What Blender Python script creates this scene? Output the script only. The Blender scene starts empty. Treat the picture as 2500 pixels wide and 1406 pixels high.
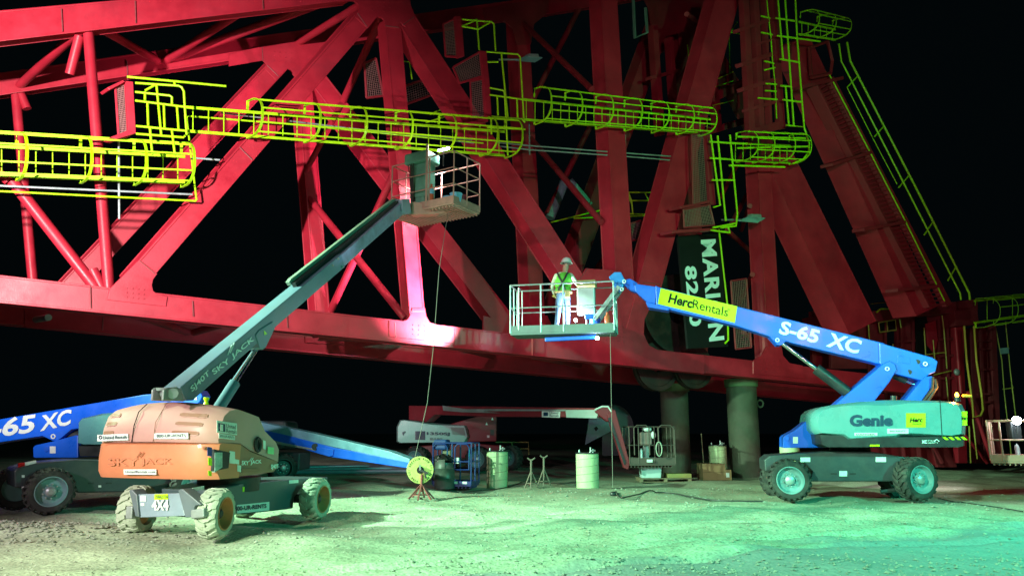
import bpy, bmesh, math, random
from mathutils import Vector as V, Matrix
R = math.radians
random.seed(7)
SC = bpy.context.scene
COL = SC.collection

# ------------------------------------------------------------------ camera
FPX, CXP, CYP = 1819.0, 1250.0, 703.0
PITCH = math.atan2(352.0, FPX)
EYE = V((0, 0, 1.7))
cam = bpy.data.cameras.new("camera")
cam.sensor_fit = 'HORIZONTAL'; cam.sensor_width = 36; cam.lens = 36 * FPX / 2500
cam.clip_end = 2000
camo = bpy.data.objects.new("camera", cam); COL.objects.link(camo)
camo.location = EYE; camo.rotation_euler = (math.pi / 2 + PITCH, 0, 0)
SC.camera = camo

# ------------------------------------------------------------------ night sky, exposure
w = bpy.data.worlds.new("World"); SC.world = w; w.use_nodes = True
bg = w.node_tree.nodes['Background']
bg.inputs[0].default_value = (0.25, 0.6, 0.75, 1); bg.inputs[1].default_value = 0.0028
SC.view_settings.view_transform = 'Standard'; SC.view_settings.look = 'None'
SC.view_settings.exposure = 0; SC.view_settings.gamma = 1

def lamp(name, kind, loc, energy, col, target=None, size=60, blend=.5, rad=.15):
    l = bpy.data.lights.new(name, kind); l.energy = energy; l.color = col
    l.shadow_soft_size = rad
    o = bpy.data.objects.new(name, l); COL.objects.link(o); o.location = loc
    if kind == 'SPOT':
        l.spot_size = R(size); l.spot_blend = blend
        d = V(target) - V(loc); o.rotation_euler = d.to_track_quat('-Z', 'Y').to_euler()
    return o
# site floodlights left and right of the picture, plus added fill spots
lamp("flood_and_fill_spot", 'SPOT', (-12.0, 1.2, 6.5), 46000, (1, .93, .90), (-12.6, 22, 9), 56, 1, .25)      # truss
lamp("flood_and_fill_spot", 'SPOT', (-13.0, -2.0, 10.0), 58000, (.40, 1, .58), (6.5, 15.0, 0), 44, 1, .25)     # yard
lamp("flood_and_fill_spot", 'SPOT', (-18.0, 12.0, 8.5), 60000, (.54, 1, .62), (3.0, 20.5, 0), 42, 1, .25)     # yard, added to brighten the middle distance
lamp("flood_and_fill_spot", 'SPOT', (-12.5, 2.5, 5.5), 7500, (1, .80, .84), (-7.2, 12.5, .8), 46, 1, .25)      # left machines
lamp("flood_and_fill_spot", 'SPOT', (-9.5, 0.5, 5.0), 16500, (.78, 1, .62), (-6.2, 6.4, 0), 60, 1, .25)      # near ground
lamp("flood_and_fill_spot", 'SPOT', (-12.0, 2.0, 6.8), 6500, (1, .84, .80), (-2.2, 18.5, 6.9), 20, 1, .25)      # added to brighten the raised platform
lamp("flood_and_fill_spot", 'SPOT', (13.0, 6.5, 7.0), 8600, (.01, 1, .62), (6.0, 16.0, .5), 84, .9, .25)
lamp("flood_and_fill_spot", 'SPOT', (14.0, 2.0, 9.0), 12500, (.07, 1, .30), (9.0, 27, 11), 46, 1, .25)  # added green fill for the upper right cages and rails
lamp("flood_and_fill_spot", 'SPOT', (6.0, -6.0, 8.0), 7000, (1, .55, .72), (8, 28, 9), 46, 1, .25)  # added pink fill behind the camera, lifts the right-hand red steel

lamp("added_truss_spot", 'SPOT', (-3.0, 15.5, 2.6), 420, (.95, .97, 1), (-9.0, 21.2, 5.5), 34, 1, .1)  # added spot for the pale patch at the gusset, no fixture
lamp("added_truss_spot", 'SPOT', (-1.0, 20.5, 1.0), 900, (.25, 1, .95), (-11.0, 25.0, 4.6), 22, 1, .1)  # added cyan spot for the patch on the rear chord, no fixture
# ------------------------------------------------------------------ projection helpers (design aids)
def ray(px, py):
    u = (px - CXP) / FPX; v = (CYP - py) / FPX
    c, s = math.cos(PITCH), math.sin(PITCH)
    return V((u, c - v * s, s + v * c))
class PL:
    def __init__(self, p, n): self.p = V(p); self.n = V(n).normalized()
    def at(self, px, py):
        d = ray(px, py)
        return EYE + d * ((self.p - EYE).dot(self.n) / d.dot(self.n))
    def off(self, d): return PL(self.p + self.n * d, self.n)
def ground(px, py, z=0.0): return PL((0, 0, z), (0, 0, 1)).at(px, py)
def atY(px, py, Y): return PL((0, Y, 0), (0, 1, 0)).at(px, py)
EDIR = V((-.77, .64, 0)).normalized()           # across the boom, away from us
FN = V((.429, -1, 0)).normalized()
ALONG = V((1, .429, 0)).normalized()
def FS(s=0.0): return PL(V((0, 24.58, 0)) + EDIR * s, FN)
REAR = 4.7

# ------------------------------------------------------------------ materials
MATS = {}
def nd(nt, t, **k):
    n = nt.nodes.new(t)
    for a, b in k.items(): setattr(n, a, b)
    return n
def mat(name, col, rough=.5, metal=0, var=.18, dirt=None, dirtamt=.35, scale=3.0, bump=.0, bscale=60, spec=.5):
    if name in MATS: return MATS[name]
    m = bpy.data.materials.new(name); m.use_nodes = True; nt = m.node_tree
    b = nt.nodes['Principled BSDF']
    tc = nd(nt, 'ShaderNodeTexCoord')
    n1 = nd(nt, 'ShaderNodeTexNoise'); n1.inputs['Scale'].default_value = scale; n1.inputs['Detail'].default_value = 8
    n1.inputs['Roughness'].default_value = .65
    nt.links.new(tc.outputs['Object'], n1.inputs['Vector'])
    r1 = nd(nt, 'ShaderNodeMapRange'); r1.inputs[1].default_value = .3; r1.inputs[2].default_value = .7
    r1.inputs[3].default_value = 1 - var; r1.inputs[4].default_value = 1 + var * .5
    nt.links.new(n1.outputs['Fac'], r1.inputs[0])
    mx = nd(nt, 'ShaderNodeVectorMath', operation='SCALE'); mx.inputs[0].default_value = col[:3]
    nt.links.new(r1.outputs[0], mx.inputs['Scale'])
    out = mx.outputs[0]
    if dirt:
        n2 = nd(nt, 'ShaderNodeTexNoise'); n2.inputs['Scale'].default_value = scale * .6; n2.inputs['Detail'].default_value = 10
        n2.inputs['Roughness'].default_value = .75
        mp = nd(nt, 'ShaderNodeMapping'); mp.inputs['Location'].default_value = (5, 3, 1)
        nt.links.new(tc.outputs['Object'], mp.inputs[0]); nt.links.new(mp.outputs[0], n2.inputs['Vector'])
        r2 = nd(nt, 'ShaderNodeMapRange'); r2.inputs[1].default_value = .48; r2.inputs[2].default_value = .72
        r2.inputs[3].default_value = 0; r2.inputs[4].default_value = dirtamt
        nt.links.new(n2.outputs['Fac'], r2.inputs[0])
        mm = nd(nt, 'ShaderNodeMix', data_type='RGBA')
        nt.links.new(r2.outputs[0], mm.inputs[0]); nt.links.new(out, mm.inputs[6]); mm.inputs[7].default_value = (*dirt, 1)
        out = mm.outputs[2]
    nt.links.new(out, b.inputs['Base Color'])
    r3 = nd(nt, 'ShaderNodeMapRange'); r3.inputs[1].default_value = .3; r3.inputs[2].default_value = .7
    r3.inputs[3].default_value = max(.05, rough - .12); r3.inputs[4].default_value = min(1, rough + .12)
    nt.links.new(n1.outputs['Fac'], r3.inputs[0]); nt.links.new(r3.outputs[0], b.inputs['Roughness'])
    b.inputs['Metallic'].default_value = metal
    b.inputs['Specular IOR Level'].default_value = spec
    if bump:
        n3 = nd(nt, 'ShaderNodeTexNoise'); n3.inputs['Scale'].default_value = bscale; n3.inputs['Detail'].default_value = 6
        nt.links.new(tc.outputs['Object'], n3.inputs['Vector'])
        bp = nd(nt, 'ShaderNodeBump'); bp.inputs['Strength'].default_value = bump; bp.inputs['Distance'].default_value = .02
        nt.links.new(n3.outputs['Fac'], bp.inputs['Height']); nt.links.new(bp.outputs[0], b.inputs['Normal'])
    MATS[name] = m; return m
def emat(name, col, s):
    if name in MATS: return MATS[name]
    m = bpy.data.materials.new(name); m.use_nodes = True
    b = m.node_tree.nodes['Principled BSDF']
    b.inputs['Base Color'].default_value = (*col, 1)
    b.inputs['Emission Color'].default_value = (*col, 1); b.inputs['Emission Strength'].default_value = s
    MATS[name] = m; return m
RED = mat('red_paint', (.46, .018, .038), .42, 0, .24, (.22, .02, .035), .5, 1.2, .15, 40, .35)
REDD = mat('darker_red_paint', (.32, .013, .026), .55, 0, .25, (.10, .03, .03), .5, 1.2, .12, 40)  # darker, rougher copy of the red, mostly for far members
YEL = mat('safety_yellow_paint', (.44, .86, .0), .45, 0, .2, (.30, .36, .04), .45, 5)
BLUE = mat('blue_paint', (.006, .115, .76), .35, 0, .1, (.02, .08, .35), .25, 2)
GREY = mat('grey_steel', (.30, .33, .34), .45, .3, .2, (.12, .11, .1), .4, 3)
GALV = mat('galvanised_steel', (.42, .48, .50), .4, .5, .2)
SLATE = mat('slate_boom_paint', (.15, .24, .34), .38, .0, .15, (.2, .22, .2), .25, 2)
SLATEL = mat('bare_boom_steel', (.34, .37, .54), .4, .15, .25, (.1, .1, .12), .5, 5)
DARK = mat('black_paint', (.018, .022, .026), .45, 0, .3, (.06, .06, .05), .3, 3)
CHAS = mat('charcoal_paint', (.035, .05, .06), .45, 0, .2, (.12, .12, .1), .35, 2)
RUB = mat('rubber', (.028, .03, .03), .8, 0, .3, (.16, .16, .13), .45, 5, .3, 80)
RUBD = mat('dusty_rubber', (.42, .47, .38), .9, 0, .15, (.20, .21, .18), .5, 5, .4, 70)
CW = mat('orange_paint', (.66, .22, .115), .42, 0, .1, (.62, .26, .14), .35, 2.5)
HOOD = mat('faded_orange_plastic', (.56, .29, .27), .55, 0, .08, (.5, .28, .2), .35, 2.5)
HOODD = mat('dark_orange_plastic', (.32, .14, .09), .6, 0, .1)  # hood orange darkened for slot shade, letter relief and seams
WHT = mat('white_decal', (.72, .78, .78), .4, 0, .08, (.4, .42, .4), .3, 8)
INK = mat('dark_blue_ink', (.012, .03, .07), .5)
BLK = mat('black_ink', (.008, .01, .01), .6, spec=.15)
LIME = mat('lime_decal', (.52, .80, .0), .35, 0, .05)
COV = mat('teal_lit_cover', (.10, .29, .32), .28, 0, .07, (.25, .27, .26), .25, 2)  # grey cover, green lamp light put into its colour as teal
TEALI = mat('teal_ink', (.003, .045, .10), .4)
CYANL = mat('white_lettering', (.74, .93, .95), .4, 0, .04)
PILE = mat('weathered_pile_steel', (.085, .09, .065), .75, .1, .35, (.07, .045, .03), .7, 1.6, .35, 25)
CARD = mat('cardboard', (.28, .17, .09), .85, 0, .12, (.18, .12, .07), .4, 3)
WOOD = mat('pallet_wood', (.22, .17, .11), .85, 0, .3, (.1, .08, .06), .5, 6)
TARP = mat('green_tarp', (.13, .38, .28), .6, 0, .2, (.08, .2, .15), .4, 4, .4, 12)
PINKST = mat('dusty_pink_steel', (.50, .27, .22), .6, .0, .2, (.28, .2, .16), .5, 6)
CRM = mat('pale_drum_coat', (.50, .60, .36), .6, 0, .15, (.35, .36, .22), .5, 4, .2, 30)
RIMC = mat('rim_paint', (.18, .33, .36), .4, 0, .12, (.2, .2, .18), .35, 4)
RIMO = mat('rim_orange_paint', (.62, .25, .10), .5, 0, .12, (.25, .14, .08), .45, 4)
CHROME = mat('chrome_rod', (.6, .62, .65), .18, 1, .05)
CABLE = mat('black_cable_rubber', (.03, .03, .03), .6)

# ------------------------------------------------------------------ mesh builder
ORG = {}
class MB:
    def __init__(s): s.v = []; s.f = []
    def add(s, vs, fs):
        o = len(s.v); s.v += [V(p) for p in vs]; s.f += [tuple(i + o for i in f) for f in fs]; return s
    def prism(s, poly, vec):
        n = len(poly); vec = V(vec); p = [V(q) for q in poly]
        s.add(p + [q + vec for q in p], [tuple(range(n)), tuple(range(2 * n - 1, n - 1, -1))] +
              [(i, i + n, (i + 1) % n + n, (i + 1) % n) for i in range(n)]); return s
    def box(s, c, x, y, z):
        c, x, y, z = V(c), V(x), V(y), V(z)
        return s.prism([c - x - y - z, c + x - y - z, c + x + y - z, c - x + y - z], z * 2)
    def bar(s, a, b, w, h=None, up=(0, 0, 1)):
        a, b = V(a), V(b); d = (b - a).normalized(); up = V(up)
        if abs(d.dot(up)) > .95: up = V((1, 0, 0))
        x = d.cross(up).normalized(); y = x.cross(d); h = h or w
        x *= w / 2; y *= h / 2
        return s.prism([a - x - y, a + x - y, a + x + y, a - x + y], b - a)
    def tube(s, pts, r, n=6, closed=False):
        pts = [V(p) for p in pts]; m = len(pts); rings = []
        o = len(s.v); prev = None
        for i, p in enumerate(pts):
            if closed: d = pts[(i + 1) % m] - pts[i - 1]
            else: d = pts[min(i + 1, m - 1)] - pts[max(i - 1, 0)]
            if d.length < 1e-9: d = V((0, 0, 1))
            d.normalize()
            if prev is None:
                a = V((0, 0, 1)) if abs(d.z) < .9 else V((1, 0, 0))
                x = d.cross(a).normalized()
            else:
                x = prev - d * prev.dot(d)
                x = x.normalized() if x.length > 1e-6 else d.orthogonal().normalized()
            prev = x; y = d.cross(x)
            rr = r[i] if isinstance(r, (list, tuple)) else r
            for k in range(n):
                t = 2 * math.pi * k / n
                s.v.append(p + x * (math.cos(t) * rr) + y * (math.sin(t) * rr))
        for i in range(m if closed else m - 1):
            j = (i + 1) % m
            for k in range(n):
                s.f.append((o + i * n + k, o + i * n + (k + 1) % n, o + j * n + (k + 1) % n, o + j * n + k))
        if not closed:
            s.f.append(tuple(o + k for k in range(n - 1, -1, -1)))
            s.f.append(tuple(o + (m - 1) * n + k for k in range(n)))
        return s
    def cyl(s, a, b, r, n=24): return s.tube([a, b], r, n)
    def revolve(s, c, ax, prof, n=36):
        c, ax = V(c), V(ax).normalized(); x = ax.orthogonal().normalized(); y = ax.cross(x); o = len(s.v); m = len(prof)
        for k in range(n):
            t = 2 * math.pi * k / n; d = x * math.cos(t) + y * math.sin(t)
            for (h, r) in prof: s.v.append(c + ax * h + d * r)
        for k in range(n):
            j = (k + 1) % n
            for i in range(m - 1):
                s.f.append((o + k * m + i, o + j * m + i, o + j * m + i + 1, o + k * m + i + 1))
        return s
    def ball(s, c, rx, ry=None, rz=None, n=14, m=9):
        ry = ry or rx; rz = rz or rx; c = V(c); o = len(s.v)
        for i in range(m + 1):
            a = math.pi * i / m
            for k in range(n):
                t = 2 * math.pi * k / n
                s.v.append(c + V((rx * math.sin(a) * math.cos(t), ry * math.sin(a) * math.sin(t), rz * math.cos(a))))
        for i in range(m):
            for k in range(n):
                s.f.append((o + i * n + k, o + (i + 1) * n + k, o + (i + 1) * n + (k + 1) % n, o + i * n + (k + 1) % n))
        return s
    def loft(s, rings):
        o = len(s.v); n = len(rings[0]); m = len(rings)
        for r in rings: s.v += [V(p) for p in r]
        for i in range(m - 1):
            for k in range(n):
                s.f.append((o + i * n + k, o + i * n + (k + 1) % n, o + (i + 1) * n + (k + 1) % n, o + (i + 1) * n + k))
        s.f.append(tuple(o + k for k in range(n - 1, -1, -1))); s.f.append(tuple(o + (m - 1) * n + k for k in range(n)))
        return s
    def mesh(s, name, org=(0, 0, 0), bevel=0, seg=2, smooth=False):
        me = bpy.data.meshes.new(name); org = V(org)
        me.from_pydata([p - org for p in s.v], [], s.f)
        bm = bmesh.new(); bm.from_mesh(me)
        bmesh.ops.remove_doubles(bm, verts=bm.verts, dist=1e-5)
        bmesh.ops.recalc_face_normals(bm, faces=bm.faces)
        if bevel:
            es = [e for e in bm.edges if len(e.link_faces) == 2 and e.calc_face_angle(0) > R(35)]
            bmesh.ops.bevel(bm, geom=es, offset=bevel, segments=seg, affect='EDGES', profile=.5, clamp_overlap=True)
        bm.to_mesh(me); bm.free()
        if smooth:
            for p in me.polygons: p.use_smooth = True
            me.set_sharp_from_angle(angle=R(38))
        return me
def tag(o, label=None, cat=None, group=None, kind=None):
    if label: o['label'] = label
    if cat: o['category'] = cat
    if group: o['group'] = group
    if kind: o['kind'] = kind
    return o
def thing(name, loc, label, cat, group=None):
    o = bpy.data.objects.new(name, None); COL.objects.link(o); o.location = loc; o.empty_display_size = .3
    ORG[o] = V(loc); return tag(o, label, cat, group)
def part(name, mb, m, par=None, bevel=0, smooth=False, seg=2, label=None, org=None):
    o0 = ORG[par] if par is not None else V(org or (0, 0, 0))
    me = mb.mesh(name, o0, bevel, seg, smooth); me.materials.append(m)
    o = bpy.data.objects.new(name, me); COL.objects.link(o)
    if par is not None: o.parent = par
    else: o.location = o0
    ORG[o] = o0
    if label: o['label'] = label
    return o
def P(pl, pts): return [pl.at(*p) for p in pts]
def lerp(a, b, t): return tuple(a[i] + (b[i] - a[i]) * t for i in range(len(a)))
def plate(pl, pts, d): return MB().prism(P(pl, pts), d)
def ptext(name, body, O, X, Y, m, par, lift=.006, bold=0.0, space=1.0, th=.003):
    """lettering squeezed into the parallelogram O (left foot), X (right foot), Y (left top)"""
    cu = bpy.data.curves.new(name, 'FONT'); cu.body = body; cu.size = 1; cu.offset = bold; cu.space_character = space
    cu.resolution_u = 3; cu.extrude = .0
    t = bpy.data.objects.new(name, cu); COL.objects.link(t)
    bpy.context.view_layer.update()
    me0 = bpy.data.meshes.new_from_object(t.evaluated_get(bpy.context.evaluated_depsgraph_get()))
    vs = [v.co.copy() for v in me0.vertices]; fs = [tuple(p.vertices) for p in me0.polygons]
    COL.objects.unlink(t); bpy.data.objects.remove(t); bpy.data.curves.remove(cu); bpy.data.meshes.remove(me0)
    x0 = min(v.x for v in vs); x1 = max(v.x for v in vs); y1 = max(v.y for v in vs); y0 = min(0, 0)
    if not any(c in body for c in 'gjpqy,'): y0 = min(v.y for v in vs)
    O, X, Y = V(O), V(X), V(Y); n = (X - O).cross(Y - O).normalized()
    if n.dot(EYE - O) < 0: n = -n
    mb = MB(); mb.add([O + (X - O) * ((v.x - x0) / (x1 - x0)) + (Y - O) * ((v.y - y0) / (y1 - y0)) + n * lift for v in vs], fs)
    return part(name, mb, m, par)
def textpx(name, body, pl, o, x, y, m, par, **k): return ptext(name, body, pl.at(*o), pl.at(*x), pl.at(*y), m, par, **k)
# ================================================================== GROUND
GR_ = mat('crushed_limestone', (.39, .46, .34), .95, 0, .35, (.22, .21, .15), .7, 1.1, 1.0, 11, .15)
from mathutils import noise as MN
def hgt(x, y):
    if not (-40 < x < 40 and 0 < y < 45): return -.03
    h = .035 * math.sin(x * .8 + 1.3 * math.sin(y * .45)) * math.sin(y * .6 + x * .23) + .02 * math.sin(x * 2.1 + y * 1.7)
    h += .30 * math.exp(-(((x + 9.3) / 2.0) ** 2 + ((y - 13.2) / .55) ** 2))
    h += .07 * math.exp(-((y - 20.5 - .25 * x) / .6) ** 2) * (1 if -6 < x < 4 else 0)
    h += .075 * MN.fractal(V((x * .5, y * .5, 0)), 1, 2, 4) + .013 * MN.fractal(V((x * 2.6, y * 3, 7)), 1, 2, 3)
    for c, w_, k in ((9.5 + .34 * x + .6 * math.sin(x * .3), .16, -.09), (10.9 + .34 * x + .6 * math.sin(x * .3), .16, -.09), (15.5 - .12 * x, .2, -.08), (17.2 - .12 * x, .2, -.08)):
        d = (y - c) / w_; h += k * math.exp(-d * d) - k * .5 * math.exp(-(abs(d) - 1.7) ** 2)
    return h - .03
def build_ground():
    nt_xs = []; x = -40
    while x <= 40.01: nt_xs.append(x); x += .3
    xs = [-400, -200, -100, -60] + nt_xs + [60, 100, 200, 400]
    ys = [-60, -20]; y = 1.0
    while y < 45: ys.append(y); y += .12 if y < 14 else .3
    ys += [60, 100, 200, 500, 900]
    mb = MB(); nx = len(xs)
    for y in ys:
        for x in xs:
            z = hgt(x, y) + (random.random() - .5) * .013 if (abs(x) <= 40 and 0 < y < 45) else -0.03 + .03
            mb.v.append(V((x, y, z)))
    for j in range(len(ys) - 1):
        for i in range(nx - 1):
            mb.f.append((j * nx + i, j * nx + i + 1, (j + 1) * nx + i + 1, (j + 1) * nx + i))
    m = GR_; nt = m.node_tree; b = nt.nodes['Principled BSDF']
    # coarse blue-grey gravel patch near the camera, brown dirt plus painted-in shade under the boom
    tc = nd(nt, 'ShaderNodeTexCoord'); sep = nd(nt, 'ShaderNodeSeparateXYZ'); nt.links.new(tc.outputs['Object'], sep.inputs[0])
    nz = nd(nt, 'ShaderNodeTexNoise'); nz.inputs['Scale'].default_value = .9; nz.inputs['Detail'].default_value = 9
    nt.links.new(tc.outputs['Object'], nz.inputs['Vector'])
    old = b.inputs['Base Color'].links[0].from_socket
    fine = nd(nt, 'ShaderNodeTexVoronoi'); fine.inputs['Scale'].default_value = 22
    nt.links.new(tc.outputs['Object'], fine.inputs['Vector'])
    fr = nd(nt, 'ShaderNodeMapRange'); fr.inputs[1].default_value = 0; fr.inputs[2].default_value = .6; fr.inputs[3].default_value = .55; fr.inputs[4].default_value = 1.25
    nt.links.new(fine.outputs['Distance'], fr.inputs[0])
    sc = nd(nt, 'ShaderNodeVectorMath', operation='SCALE'); nt.links.new(old, sc.inputs[0]); nt.links.new(fr.outputs[0], sc.inputs['Scale'])
    def mask(expr_in, lo, hi):
        r = nd(nt, 'ShaderNodeMapRange'); r.inputs[1].default_value = lo; r.inputs[2].default_value = hi; r.clamp = True
        nt.links.new(expr_in, r.inputs[0]); return r.outputs[0]
    def mth(op, a, bb):
        n = nd(nt, 'ShaderNodeMath', operation=op)
        for i, q in enumerate((a, bb)):
            if isinstance(q, (int, float)): n.inputs[i].default_value = q
            else: nt.links.new(q, n.inputs[i])
        return n.outputs[0]
    nw = mth('MULTIPLY', mth('SUBTRACT', nz.outputs['Fac'], .5), 4.0)
    yy = mth('ADD', sep.outputs[1], nw)
    lim = mth('ADD', mth('MULTIPLY', sep.outputs[0], .55), 10.0)
    g1 = mask(mth('SUBTRACT', lim, yy), 0, .8)
    g1 = mth('MULTIPLY', g1, mask(sep.outputs[0], -2.2, -.6)); g1 = mth('MULTIPLY', g1, .75)
    m1 = nd(nt, 'ShaderNodeMix', data_type='RGBA'); nt.links.new(g1, m1.inputs[0]); nt.links.new(sc.outputs[0], m1.inputs[6]); m1.inputs[7].default_value = (.22, .26, .28, 1)
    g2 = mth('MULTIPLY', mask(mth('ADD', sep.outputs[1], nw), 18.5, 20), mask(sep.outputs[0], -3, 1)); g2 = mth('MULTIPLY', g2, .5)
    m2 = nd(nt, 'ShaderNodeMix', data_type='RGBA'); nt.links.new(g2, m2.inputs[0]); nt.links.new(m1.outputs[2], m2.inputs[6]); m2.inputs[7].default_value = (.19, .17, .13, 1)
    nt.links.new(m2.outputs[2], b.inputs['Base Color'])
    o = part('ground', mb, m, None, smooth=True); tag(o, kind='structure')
build_ground()
def build_gravel():
    mb = MB()
    for i in range(9000):
        q = random.random()
        if q < .45: y = 6.2 + random.random() ** 1.5 * 7; x = (random.random() - .5) * 1.5 * y; s = random.uniform(.008, .026)
        elif q < .75: y = random.uniform(6.2, 11); x = random.uniform(-1.5, .75 * y); s = random.uniform(.012, .036)
        else: y = random.uniform(12, 24); x = (random.random() - .5) * 1.4 * y; s = random.uniform(.012, .045)
        if i % 11 == 0: x = random.gauss(-9.3, 1.5); y = random.gauss(13.1, .45); s = random.uniform(.02, .06)
        c = V((x, y, hgt(x, y) + s * .25)); a = random.uniform(0, 6.28)
        pts = []
        for k in range(5):
            t = a + k * 1.2566; rr = s * random.uniform(.7, 1.15); pts.append(c + V((math.cos(t) * rr, math.sin(t) * rr, s * random.uniform(-.2, .25))))
        o = len(mb.v); mb.v += pts + [c + V((0, 0, s * random.uniform(.45, .8)))]
        for k in range(5): mb.f.append((o + k, o + (k + 1) % 5, o + 5))
    m = mat('loose_stone', (.31, .34, .28), .9, 0, .35, (.22, .22, .2), .6, 9, .3, 60, .2)
    o = part('gravel', mb, m, None); tag(o, 'loose pale crushed stones scattered over the dirt', 'gravel', kind='stuff')
build_gravel()

# ================================================================== LATTICE BOOM
F0 = FS(0); FR = FS(REAR)
T0 = F0.at(1000, 900)
boom = thing('lattice_boom', V((T0.x, T0.y, 0)), 'huge red steel lattice boom truss propped on two round steel piles', 'boom')
def beam(n, pl, a, b, wa, wb, dep, m=RED, bev=.018, par=None, lip=True):
    A, B = V((*a, 0)), V((*b, 0)); d = (B - A).normalized(); q = V((-d.y, d.x, 0))
    c = [A + q * wa / 2, B + q * wb / 2, B - q * wb / 2, A - q * wa / 2]
    pp = [pl.at(v.x, v.y) for v in c]
    mb = MB().prism(pp, EDIR * dep)
    if lip:                                     # edge flanges standing a little proud of the web
        t = .035
        for i, j in ((0, 1), (3, 2)):
            inn = (pp[1 if j == 2 else 2] - pp[j]).normalized()
            inn = (pp[3 - i] - pp[i]).normalized()
            mb.prism([pp[i] - inn * .02, pp[j] - inn * .02, pp[j] + inn * t, pp[i] + inn * t], -FN * -.0 + FN * .022)
            mb.prism([pp[i] - inn * .02 + EDIR * (dep - .01), pp[j] - inn * .02 + EDIR * (dep - .01), pp[j] + inn * t + EDIR * (dep - .01), pp[i] + inn * t + EDIR * (dep - .01)], EDIR * .03)
    return part(n, mb, m, par or boom, bevel=bev)
def pipe(n, p0, p1, r, m=RED, par=None): return part(n, MB().tube([p0, p1], r, 14), m, par or boom, smooth=True)
D = .52
# front side
beam('chord', F0, (-420, 661), (2262, 946), 70, 33, D)
beam('chord', F0, (-420, 108), (860, -24), 84, 46, D)
beam('post', F0, (958, 48), (1021, 800), 36, 34, .36)
beam('diagonal', F0, (330, 686), (898, 34), 50, 42, D)
beam('diagonal', F0, (988, 40), (1468, 785), 42, 46, D)
beam('post', F0, (1484, -40), (1532, 800), 38, 42, D)
beam('diagonal', F0, (1786, -40), (1575, 735), 56, 56, D)
beam('post', F0, (1864, 385), (1892, 880), 30, 32, .5)
beam('leg', F0, (1900, 380), (2106, 800), 66, 72, .9)
beam('leg', F0, (1955, 95), (2262, 760), 40, 56, .9)
# rear side
def rb(*a, **k): return beam(*a, **k)
beam('chord', FR, (-420, 726), (2240, 985), 44, 30, D)
beam('chord', FR, (-300, 250), (1330, 12), 54, 40, D)
beam('chord', FR, (1290, 22), (1800, -60), 38, 34, D)
beam('post', FR, (742, 190), (792, 812), 33, 33, .42)
beam('diagonal', FR, (690, 150), (150, 725), 42, 46, D)
beam('diagonal', FR, (735, 140), (1255, 812), 38, 44, D)
beam('post', FR, (1274, 40), (1316, 850), 30, 34, D)
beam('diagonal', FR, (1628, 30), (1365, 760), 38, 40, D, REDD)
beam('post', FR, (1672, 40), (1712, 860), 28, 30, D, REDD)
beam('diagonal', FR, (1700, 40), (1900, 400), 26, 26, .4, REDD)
# gusset plates, front
def gus(pl, pts, par=boom, d=.06, m=RED): return part('gusset_plate', plate(pl.off(.034), pts, EDIR * d), m, par, bevel=.008)
gus(F0, [(268, 705), (340, 634), (384, 668), (374, 682), (371, 696), (374, 710), (384, 718), (409, 724), (405, 748), (262, 732)])
gus(F0, [(740, -30), (1004, -30), (1001, 0), (1004, 16), (1016, 44), (990, 66), (981, 58), (977, 55), (973, 58), (974, 70), (941, 66), (938, 50), (931, 43), (924, 42), (917, 47), (898, 70), (868, 42), (876, 26), (876, 13), (866, 4), (845, 2), (740, 12)])
gus(F0, [(950, 783), (983, 785), (996, 779), (1004, 765), (1006, 752), (1038, 752), (1041, 772), (1050, 787), (1072, 794), (1110, 799), (1110, 838), (950, 822)])
gus(F0, [(1300, 822), (1352, 800), (1372, 775), (1400, 706), (1432, 655), (1505, 660), (1510, 742), (1520, 800), (1530, 800), (1546, 742), (1560, 690), (1612, 690), (1592, 742), (1574, 780), (1572, 815), (1584, 842), (1610, 856), (1720, 868), (1720, 912), (1300, 868)])
gus(F0, [(1840, 880), (1860, 868), (1872, 845), (1908, 845), (1912, 868), (1928, 886), (1960, 892), (1960, 924), (1840, 912)])
# gusset plates, rear
gus(FR, [(560, 134), (640, 112), (800, 92), (800, 150), (772, 168), (764, 200), (732, 204), (722, 186), (712, 172), (702, 168), (674, 196), (648, 170), (650, 156), (642, 148), (560, 162)])
gus(FR, [(60, 730), (168, 700), (196, 738), (178, 752), (200, 770), (240, 780), (240, 808), (60, 800)])
gus(FR, [(1180, 20), (1340, -5), (1340, 30), (1304, 60), (1296, 110), (1262, 110), (1252, 70), (1230, 52), (1180, 60)], m=REDD)
gus(FR, [(1560, -30), (1740, -40), (1730, 60), (1696, 70), (1690, 140), (1662, 140), (1656, 80), (1640, 90), (1618, 130), (1580, 120), (1590, 60), (1584, 20)], m=REDD)
gus(FR, [(1180, 770), (1258, 790), (1290, 800), (1302, 770), (1336, 770), (1350, 800), (1420, 815), (1420, 850), (1180, 830)])
gus(FR, [(745, 800), (775, 790), (808, 790), (840, 808), (840, 842), (745, 836)])
# left-hand pipes of the front side and lacing between the two sides
def fp(x, y): return F0.at(x, y) + EDIR * .25
def rp(x, y): return FR.at(x, y) + EDIR * .2
for a, b, r in (((224, 66), (276, 708), .145), ((40, 440), (248, 706), .155)): pipe('pipe_post', fp(*a), fp(*b), r)
for a, b, r in (((44, 224), (92, 752), .14),): pipe('pipe_post', rp(*a), rp(*b), r)
for a, b, r in (((50, 208), (200, 70), .13), ((250, 60), (396, 148), .13), ((402, 150), (622, 8), .13), ((418, 142), (818, -8), .15), ((732, 102), (896, 4), .14)):
    pa = rp(*a) if a[1] > 100 and b[1] < 100 else fp(*a)
    pb = fp(*b) if pa is not fp and a[1] > 100 else (rp(*b) if b[1] > 100 else fp(*b))
    pipe('brace', pa, pb, r)
pipe('brace', fp(203, 82), fp(193, 165) + EDIR * .4, .13); pipe('brace', rp(50, 210), rp(72, 262), .13)
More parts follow.
